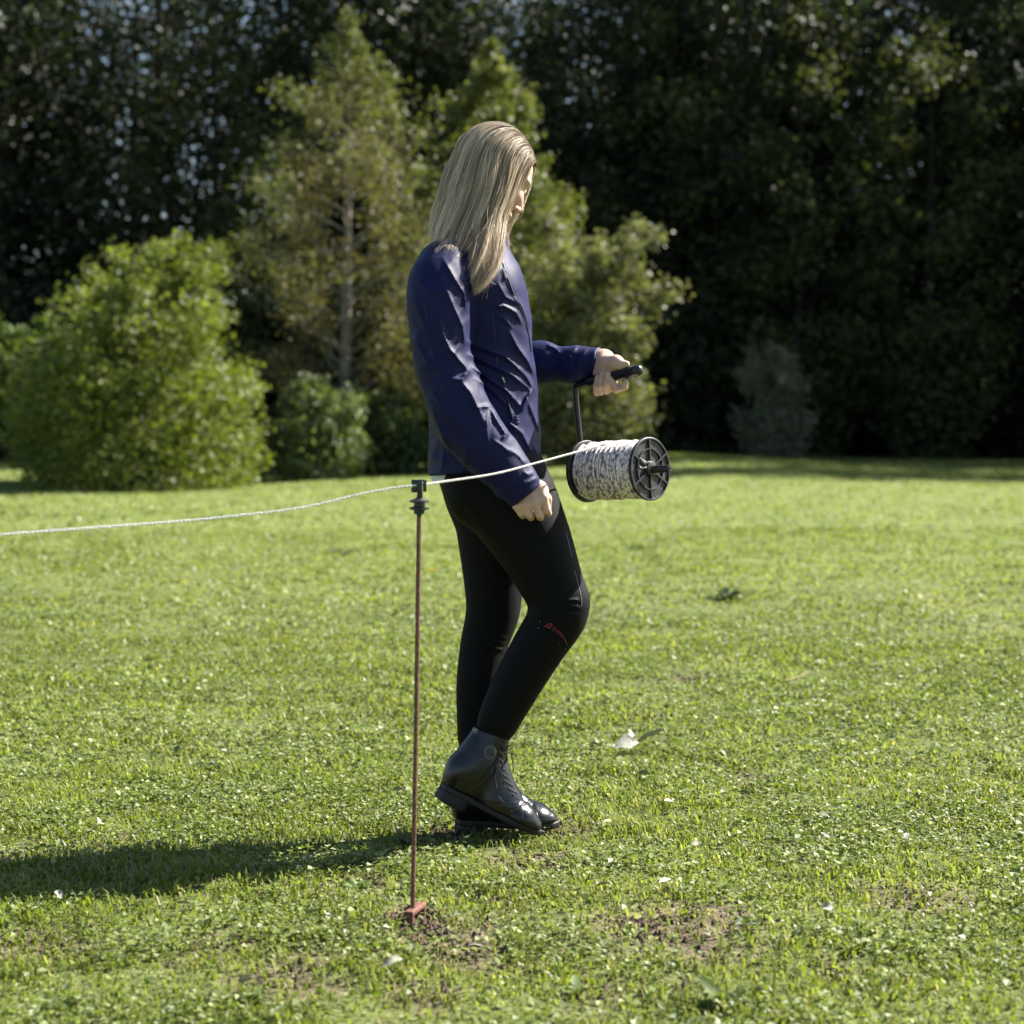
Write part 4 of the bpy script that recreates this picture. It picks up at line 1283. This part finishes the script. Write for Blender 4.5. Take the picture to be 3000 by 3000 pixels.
MB().tube(on(prR, [(1455, 2235), (1450, 2265), (1452, 2290), (1456, 2310)], .002, None, 20), .0015, 5).build('lace', M['lace'], bR)
for nm, pts in (('toe_cap_seam', [(1503, 2392), (1512, 2374), (1526, 2362), (1538, 2358)]), ('quarter_seam', [(1388, 2316), (1412, 2308), (1440, 2316), (1462, 2334), (1478, 2352)]), ('quarter_seam', [(1384, 2320), (1412, 2312), (1439, 2320), (1460, 2338), (1475, 2356)]),
                ('heel_seam', [(1330, 2262), (1350, 2280), (1372, 2290), (1400, 2292), (1420, 2280)]), ('collar_seam', [(1396, 2150), (1430, 2162), (1476, 2172)]), ('facing_seam', [(1452, 2172), (1450, 2210), (1452, 2245), (1466, 2280), (1484, 2310)])):
    MB().tube(on(prR, pts, .0002, None, 24), .0011, 5).build(nm, M['lace'], bR)
for (x, y) in front:
    q = hit(prR, x - 8, y)
    MB().lathe([(-.001, .0028), (.0016, .0026), (.0018, .0016), (.0006, .0012)], q, A([.2, -1, .1]), 12).build('eyelet', M['badge'], bR)
bc = hit(prR, 1436, 2203)
def bdisc(c, r1, r2, t, m, name, par, ang=.35):
    ex = A([math.cos(ang), 0, -math.sin(ang)]); ey = A([math.sin(ang), 0, math.cos(ang)])
    a = np.linspace(0, 6.283, 28, endpoint=False)
    return MB().prism(np.c_[np.cos(a) * r1, np.sin(a) * r2], c + A([0, .001, 0]), ex, ey, -NY, -.001, t).build(name, m, par, bevel=.0008)
M['zip_dark'] = mat('dark_metal', (.12, .12, .13), .4, .5)
MB().tube(crv([bc + A([.0128 * math.cos(a) * .94 + .0150 * math.sin(a) * .34, -.0042, -.0128 * math.cos(a) * .34 + .0150 * math.sin(a) * .94]) for a in np.linspace(0, 6.283, 17)], 40), .0013, 5).build('badge_rim', M['zip_dark'], bR)
bd = bdisc(bc, .0125, .0150, .0045, M['badge'], 'badge', bR)
for k in range(3):
    MB().box(bc + A([.001 * k - .001, -.0038, .006 - .005 * k]), A([.006, 0, -.002]), A([0, .0012, 0]), A([.0003, 0, .0011])).build('emblem_bar', M['plastic_dusty'], bd, smooth=False)
bdisc(hit(prR, 1394, 2141), .0048, .0062, .0045, M['brass'], 'stud', bR, .3)
# ---- hair: locks combed from the parting over the head and down past the shoulder
GUIDES = [  # (px, py, depth offset from the head's middle)
    [(1540, 440, .020), (1560, 475, .045), (1554, 540, .080), (1522, 610, .090), (1492, 660, .085), (1482, 695, .075), (1496, 710, .065), (1512, 718, .058)],     # far side of the face
    [(1530, 418, .000), (1548, 456, -.008), (1537, 505, -.028), (1517, 558, -.052), (1494, 606, -.078), (1476, 646, -.100), (1473, 700, -.138), (1466, 760, -.172), (1440, 815, -.190), (1388, 862, -.202)],
    [(1512, 388, -.004), (1538, 440, -.030), (1522, 510, -.062), (1498, 575, -.088), (1470, 635, -.112), (1455, 690, -.142), (1446, 750, -.176), (1424, 805, -.194), (1376, 852, -.204)],
    [(1496, 368, -.006), (1508, 430, -.048), (1488, 510, -.082), (1462, 585, -.102), (1438, 650, -.122), (1424, 710, -.156), (1412, 760, -.186), (1394, 800, -.198), (1368, 838, -.206)],
    [(1484, 358, -.006), (1476, 425, -.062), (1452, 515, -.092), (1426, 595, -.108), (1404, 660, -.126), (1390, 705, -.154), (1382, 735, -.176), (1374, 760, -.190)],
    [(1474, 353, -.006), (1440, 418, -.068), (1412, 515, -.098), (1386, 600, -.112), (1362, 665, -.130), (1348, 710, -.158), (1338, 738, -.178), (1322, 762, -.196)],
    [(1466, 352, -.004), (1406, 412, -.064), (1370, 510, -.092), (1344, 600, -.106), (1320, 662, -.122), (1306, 706, -.146), (1296, 735, -.168), (1286, 758, -.190)],
    [(1460, 352, .000), (1374, 408, -.044), (1332, 500, -.066), (1303, 590, -.078), (1280, 650, -.090), (1268, 690, -.110), (1266, 712, -.132), (1278, 736, -.160)],
    [(1456, 353, .008), (1358, 402, -.006), (1312, 490, -.014), (1285, 580, -.020), (1262, 645, -.026), (1250, 678, -.034), (1242, 694, -.046)],
    [(1456, 355, .014), (1364, 408, .036), (1322, 495, .050), (1296, 585, .058), (1275, 650, .060), (1266, 685, .058), (1262, 700, .056)],
    [(1470, 360, .014), (1420, 440, .070), (1395, 520, .095), (1375, 610, .105), (1358, 680, .110), (1350, 730, .112)],
    [(1510, 394, .012), (1482, 480, .070), (1460, 550, .095), (1440, 620, .105), (1425, 690, .110), (1420, 740, .108)],
]
K = 24
RF_ = [.078, .080, .066, .050, .034, .018, .002, -.018, -.038, -.042, -.010, .050]
def root(f, s):
    u1 = .030 + .089 * math.sqrt(max(0, 1 - ((f + .006) / .089) ** 2))
    u2 = .034 + .058 * math.sqrt(max(0, 1 - ((f - .032) / .060) ** 2))
    return H(f, max(u1, u2) + .009, s)
GP = A([crv(np.vstack([root(RF_[i], -.006 if i in (0, 9, 10, 11) else .006)] + [W(x, y, YC + d) for x, y, d in g[1:]]), K) for i, g in enumerate(GUIDES)])
headp = body[:6]


def push(P, prims, gap, disp=None, it=2):
    gap = np.broadcast_to(gap, (len(P),))
    for _ in range(it):
        d = field(prims, P, None, disp)
        m = d < gap
        if not m.any(): break
        Q = P[m]
        h = .003
        gvec = np.stack([field(prims, Q + A(e) * h, None, disp) - field(prims, Q - A(e) * h, None, disp) for e in np.eye(3)], 1)
        gvec /= np.linalg.norm(gvec, axis=1)[:, None] + 1e-9
        P[m] = Q + gvec * (gap[m] - d[m])[:, None]
    return P


def hair():
    NG = len(GUIDES)
    NCL, NS = 330, 12500
    # clumps spread along the guides, more on the side that shows
    w = np.interp(np.linspace(0, NG - 1, 400), np.arange(NG), [.25, 1.2, 1.25, 1.1, 1.1, 1.1, 1.0, 1.0, .9, .6, .35, .2])
    cu = np.sort(rng.choice(np.linspace(0.02, NG - 1.02, 400), NCL, p=w / w.sum()) + rng.normal(size=NCL) * .02)
    cu = np.clip(cu, 0, NG - 1.001)
    cu = np.where(cu < .95, np.where(rng.random(NCL) < .5, cu * .12, 1.0 + .3 * rng.random(NCL)), cu)
    clay = rng.random(NCL)                       # 0 = outermost layer
    clen = 1 - .22 * rng.random(NCL) ** 2
    clen = np.where((cu > 4.2) & (cu < 8.2), clen * rng.uniform(.93, 1.02, NCL), clen)
    ctone = rng.normal(size=NCL)
    cid = rng.integers(0, NCL, NS)
    fly = rng.random(NS) < .09
    t = np.linspace(0, 1, K)
    su = np.where(cu[cid] < .95, np.abs(cu[cid] + rng.normal(size=NS) * .04) % .15, np.clip(cu[cid] + rng.normal(size=NS) * .10, 1.0, NG - 1.001))
    def sample(u, ln):
        i = u.astype(int); f = (u - i)[:, None, None]
        G_ = GP[i] * (1 - f) + GP[i + 1] * f
        tt = t[None] * ln[:, None] * (K - 1)
        j = np.minimum(tt.astype(int), K - 2); g = (tt - j)[..., None]
        r = np.arange(len(u))[:, None]
        return G_[r, j] * (1 - g) + G_[r, j + 1] * g
    ln = clen[cid] * (1 - np.where(cu[cid] > 4, .24, .16) * rng.random(NS) ** 2)
    S = sample(su, ln)
    Cc = sample(cu[cid], ln)
    k = (t ** .9 * .62)[None, :, None]
    S = S * (1 - k) + Cc * k                           # strands gather towards the tips of their lock
    wav = np.stack([vnoise(np.c_[np.repeat(cid * 3.7, K), np.tile(t * 5, NS)], s).reshape(NS, K) for s in (91, 92, 93)], -1)
    S += wav * (np.where(cu[cid] < 1.7, .005, .0135)[:, None, None] * t[None, :, None] ** .8)
    fine = np.stack([vnoise(np.c_[np.repeat(np.arange(NS) * 1.9, K), np.tile(t * 7, NS)], s).reshape(NS, K) for s in (94, 95, 96)], -1)
    S += fine * (.0022 + .019 * fly[:, None, None]) * (t[None, :, None] + .15)
    S += rng.normal(size=(NS, 1, 3)) * .0022
    cen = A([HC[0], HC[1], 0])
    inn = (cen - S) * A([1, 1, 0])
    S += inn / (np.linalg.norm(inn, axis=2)[..., None] + 1e-6) * (.024 * clay[cid] * np.ones(NS))[:, None, None] * np.minimum(1, t * 6)[None, :, None]
    gap = np.repeat(.005 + .010 * rng.random(NS) * (1 - .6 * clay[cid]), K)
    P = push(S.reshape(-1, 3), headp, gap)
    S = P.reshape(NS, K, 3)
    for _ in range(6): S[:, 1:-1] = S[:, 1:-1] * .5 + (S[:, :-2] + S[:, 2:]) * .25
    P = push(S.reshape(-1, 3), headp, .003)
    P = push(P, JP[:2] + JP[2:9], .004)
    S = P.reshape(NS, K, 3)
    r0 = rng.uniform(.0005, .0010, NS) * np.where(fly, .55, 1)
    prof = np.interp(t, [0, .08, .7, 1], [.7, 1, .8, .12])
    T = np.gradient(S, axis=1); T /= np.linalg.norm(T, axis=2)[..., None] + 1e-9
    N = np.cross(T, rng.normal(size=(NS, 1, 3))); N /= np.linalg.norm(N, axis=2)[..., None] + 1e-9
    wv = (r0[:, None] * prof[None])[..., None] * N
    V = np.stack([S - wv, S + wv], 2).reshape(-1, 3)
    s_, i_ = np.meshgrid(np.arange(NS), np.arange(K - 1), indexing='ij')
    b0 = s_ * K * 2 + i_ * 2
    Q = np.stack([b0, b0 + 1, b0 + 3, b0 + 2], -1).reshape(-1, 4)
    pal = A([[.13, .093, .062], [.36, .275, .19], [.60, .485, .355], [.77, .665, .52], [.88, .80, .66]])
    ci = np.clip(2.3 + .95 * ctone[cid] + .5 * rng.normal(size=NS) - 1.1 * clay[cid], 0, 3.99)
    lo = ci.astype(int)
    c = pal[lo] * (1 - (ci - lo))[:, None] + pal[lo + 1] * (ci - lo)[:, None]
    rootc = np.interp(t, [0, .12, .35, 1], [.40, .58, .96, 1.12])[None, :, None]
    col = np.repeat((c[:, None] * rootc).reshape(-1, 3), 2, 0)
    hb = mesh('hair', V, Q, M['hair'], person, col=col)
    # dense under-layer so that no scalp or background shows between the locks
    U_ = np.linspace(1.12, 9.3, 60)
    sh = sample(U_, np.full(60, .90))
    inn = (cen - sh) * A([1, 1, 0])
    sh = sh + inn / (np.linalg.norm(inn, axis=2)[..., None] + 1e-6) * (.015 * np.minimum(1, t * 5))[None, :, None]
    P = push(sh.reshape(-1, 3), headp, .004)
    i_, j_ = np.meshgrid(np.arange(59), np.arange(K - 1), indexing='ij')
    Q = np.stack([i_ * K + j_, (i_ + 1) * K + j_, (i_ + 1) * K + j_ + 1, i_ * K + j_ + 1], -1).reshape(-1, 4)
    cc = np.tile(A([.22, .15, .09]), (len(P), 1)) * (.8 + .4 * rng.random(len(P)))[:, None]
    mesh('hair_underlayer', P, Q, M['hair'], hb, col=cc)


hair()
# ------------------------------------------------------------------ weeds, fallen leaves and twigs in the turf
def GP_(px, py):
    Y = CAM_H * FPX / (py - HOR)
    x = (px - 1500) * Y / FPX
    return A([x, Y, float(gz(A([x]), A([Y]))[0])])


def broad_leaf(base, az, length, width, rise, droop, m, parent, name='leaf', twist=0.0, curl=.25, col=None):
    """a leaf blade with midrib fold, arching outwards"""
    n = 7
    t = np.linspace(0, 1, n)
    d = A([math.cos(az), math.sin(az), 0]); sd = A([-math.sin(az), math.cos(az), 0])
    sd = sd * math.cos(twist) + A([0, 0, 1.0]) * math.sin(twist)
    mid = base + d * (length * t)[:, None] + A([0, 0, 1.0]) * (rise * t * 2 - droop * t ** 2)[:, None]
    w = width * .5 * np.interp(t, [0, .15, .45, .75, 1], [.12, .55, 1, .7, .04])
    wav = 1 + .18 * rng.normal(size=n)
    up_ = np.cross(d, sd)
    L_ = mid + sd * (w * wav)[:, None] + np.outer(w * curl, up_ if up_[2] > 0 else -up_)
    R_ = mid - sd * (w * wav[::-1])[:, None] + np.outer(w * curl, up_ if up_[2] > 0 else -up_)
    V = np.stack([L_, mid, R_], 1).reshape(-1, 3)
    Q = [(i * 3 + j, i * 3 + j + 1, i * 3 + j + 4, i * 3 + j + 3) for i in range(n - 1) for j in (0, 1)]
    c = None if col is None else np.tile(A(col), (len(V), 1)) * (.9 + .2 * rng.random((len(V), 1)))
    return mesh(name, V, np.array(Q), m, parent, col=c)


def weed(px, py, n, L, Wd, label, col, rise=.7, droop=.5, cat='weed', name='broadleaf_weed'):
    p = GP_(px, py)
    far_ = 1.0 if py < 1800 else .62
    L, Wd, rise = L * far_, Wd * far_ * .85, rise * .62
    n = n + 3
    o = empty(name, tuple(p))
    a0 = rng.random() * 6.28
    for k in range(n):
        c = (A(col) * .55 + A([.085, .105, .03]) * .45) * rng.uniform(.75, 1.25)
        l = L * rng.uniform(.65, 1.1)
        broad_leaf(p + A([0, 0, .002]), a0 + k * 2.4 + rng.normal() * .2, l, Wd * rng.uniform(.7, 1.2), l * rise * rng.uniform(.6, 1.1), l * droop * rng.uniform(.6, 1.3), M['weed'], o, twist=rng.normal() * .3, col=c)
    return tag(o, label, cat)


weed(1190, 2492, 7, .085, .042, 'broad dark dock leaves standing in the shadow beside the post', (.035, .07, .025), .9, .5)
weed(2125, 1757, 9, .16, .06, 'dark leafy tuft alone in the mid meadow right of the knee', (.030, .055, .022), .5, .3)
weed(1885, 1606, 6, .15, .05, 'small dark weed tuft below the cord reel in the meadow', (.05, .08, .03), .4, .3)
weed(2270, 2308, 7, .07, .035, 'dark green clump beside pale litter at the right of the turf', (.03, .06, .02), .8, .4)
weed(1470, 2612, 5, .06, .03, 'grey green plantain rosette in front of the boots', (.085, .12, .07), .8, .5)
weed(1045, 2628, 6, .065, .035, 'bright green dandelion rosette left of the post foot', (.10, .165, .02), .8, .6)
weed(2120, 2965, 8, .085, .045, 'broad bright green leaves at the bottom edge right of centre', (.09, .15, .02), .9, .6)
weed(1370, 2510, 5, .05, .025, 'short weed just in front of the raised boot heel', (.06, .11, .025), .8, .5)
weed(2110, 2640, 6, .06, .030, 'yellow green weed above the large bare soil patch', (.12, .17, .02), .8, .6)
weed(2195, 2760, 8, .055, .030, 'dark green weed at the right rim of the large bare patch', (.04, .08, .02), .9, .5)
weed(1060, 2545, 5, .055, .028, 'weed leaves in the woman shadow left of the post', (.05, .085, .03), .8, .5)
weed(900, 2500, 7, .06, .016, 'tuft of narrow leaves inside the shadow of the legs', (.10, .15, .025), 1.0, .5)
weed(620, 2265, 6, .08, .035, 'dark weed tuft near the left edge behind the shadow', (.035, .06, .022), .6, .3)
weed(1010, 1620, 6, .13, .05, 'faint weed tuft in the meadow left of the red post', (.06, .09, .03), .4, .3)
weed(1870, 2040, 5, .07, .03, 'low weed in the meadow right of the near calf', (.06, .10, .03), .5, .4)
weed(1690, 2925, 6, .06, .03, 'small leafy weed at the lower centre below the soil patch', (.09, .14, .03), .8, .5)
weed(760, 2960, 6, .07, .034, 'leafy weed at the bottom left corner of the turf', (.08, .13, .03), .8, .5)

# pale dry leaves
def dry(px, py, L, Wd, label, group=None, az=None, lift=.012, tilt=.4, m='drybits'):
    p = GP_(px, py)
    o = broad_leaf(p + A([0, 0, lift]), rng.random() * 6.28 if az is None else az, L, Wd, L * rng.uniform(.1, .35), L * rng.uniform(.1, .5), M[m], None, 'fallen_leaf', twist=tilt, curl=.45)
    return tag(o, label, 'leaf', group)


dry(1800, 2212, .080, .046, 'larger crumpled pale leaf of the clump right of the boots', None, .4, .022, .8, 'pale_leaf')
dry(1862, 2196, .085, .042, 'rightmost long pale leaf of the clump right of the boots', None, -.2, .028, -.7, 'pale_leaf')
dry(1765, 2204, .050, .028, 'small pale leaf at the left end of the clump right of the boots', None, 2.4, .020, .6, 'pale_leaf')
dry(1838, 2182, .055, .030, 'pale leaf standing behind the clump right of the boots', None, 1.2, .026, 1.0, 'pale_leaf')
for q in [(1930, 2642), (2026, 2508), (2205, 2362), (2432, 2484), (1765, 2442), (2140, 2472), (1802, 2562), (2168, 2790), (2076, 2782), (2252, 2962), (700, 2936), (905, 2552), (1312, 2805), (1362, 2814), (1005, 2292), (640, 2222), (1905, 2300), (2395, 2415),
          (1980, 2390), (1560, 2890), (1120, 2890), (820, 2390), (2330, 2560), (1700, 2830), (1180, 2340), (2440, 2720), (1745, 2660), (560, 2700), (960, 2760), (1450, 2950), (300, 2450), (180, 2700), (2650, 2500), (2800, 2800)]:
    dry(q[0], q[1], rng.uniform(.022, .038), rng.uniform(.014, .024), 'small pale dry leaf lying in the short turf', 'small pale leaves scattered over the turf', None, rng.uniform(.014, .026), rng.normal() * .6)

# straw twig
p = GP_(2300, 2010)
tw = MB().tube(crv([p + A([0, 0, .012]), p + A([.05, .02, .022]), p + A([.105, .05, .045])], 10), [.004, .0042, .0042, .004, .004, .004, .0038, .0036, .0034, .003], 7).build('twig', M['twig'])
tag(tw, 'pale straw coloured twig lying in the grass at the right', 'twig')

# dandelion flower behind the post
p = GP_(1265, 1706)
fl = empty('dandelion', tuple(p))
MB().tube([p, p + A([.004, 0, .03]), p + A([.002, 0, .055])], .002, 5).build('stem', mat('flower_stem', (.12, .17, .05), .6), fl)
hd_ = MB()
for k in range(22):
    a = k * 2.4
    r = .004 + .010 * (k / 22) ** .6
    c = p + A([.002 + r * math.cos(a), r * math.sin(a), .058 + .004 * (1 - k / 22)])
    hd_.box(c, A([math.cos(a), math.sin(a), .3]) * .006, A([-math.sin(a), math.cos(a), 0]) * .0025, A([0, 0, .0008]))
hd_.build('flower_head', M['flower'], fl, smooth=False)
fl.children[-1]['kind'] = 'stuff'
tag(fl, 'single yellow dandelion flower in the meadow beside the post', 'flower')

# soil crumbs and straw on the bare patches
n = 9000
k = rng.integers(0, len(SOILW), n)
cw = A([(c[0], c[1], c[2]) for c in SOILW])
x = cw[k, 0] + rng.normal(size=n) * cw[k, 2] * .5
y = cw[k, 1] + rng.normal(size=n) * cw[k, 2] * .6
keep = rng.random(n) < bare(x, y) * 1.2
x, y = x[keep], y[keep]
n = len(x)
s_ = .002 + .006 * rng.random(n) ** 3
OCT = A([[1, 0, 0], [-1, 0, 0], [0, 1, 0], [0, -1, 0], [0, 0, 1], [0, 0, -1.0]])
FT = A([[0, 2, 4], [2, 1, 4], [1, 3, 4], [3, 0, 4], [2, 0, 5], [1, 2, 5], [3, 1, 5], [0, 3, 5]])
V = (np.c_[x, y, gz(x, y) + s_ * .3][:, None] + OCT[None] * s_[:, None, None] * (.6 + .8 * rng.random((n, 6, 1)))).reshape(-1, 3)
T = (np.arange(n)[:, None, None] * 6 + FT[None]).reshape(-1, 3)
tag(mesh('soil_crumbs', V, T, M['soil'], smooth=False), 'brown soil crumbs on the bare patches of turf', 'soil', kind='stuff')
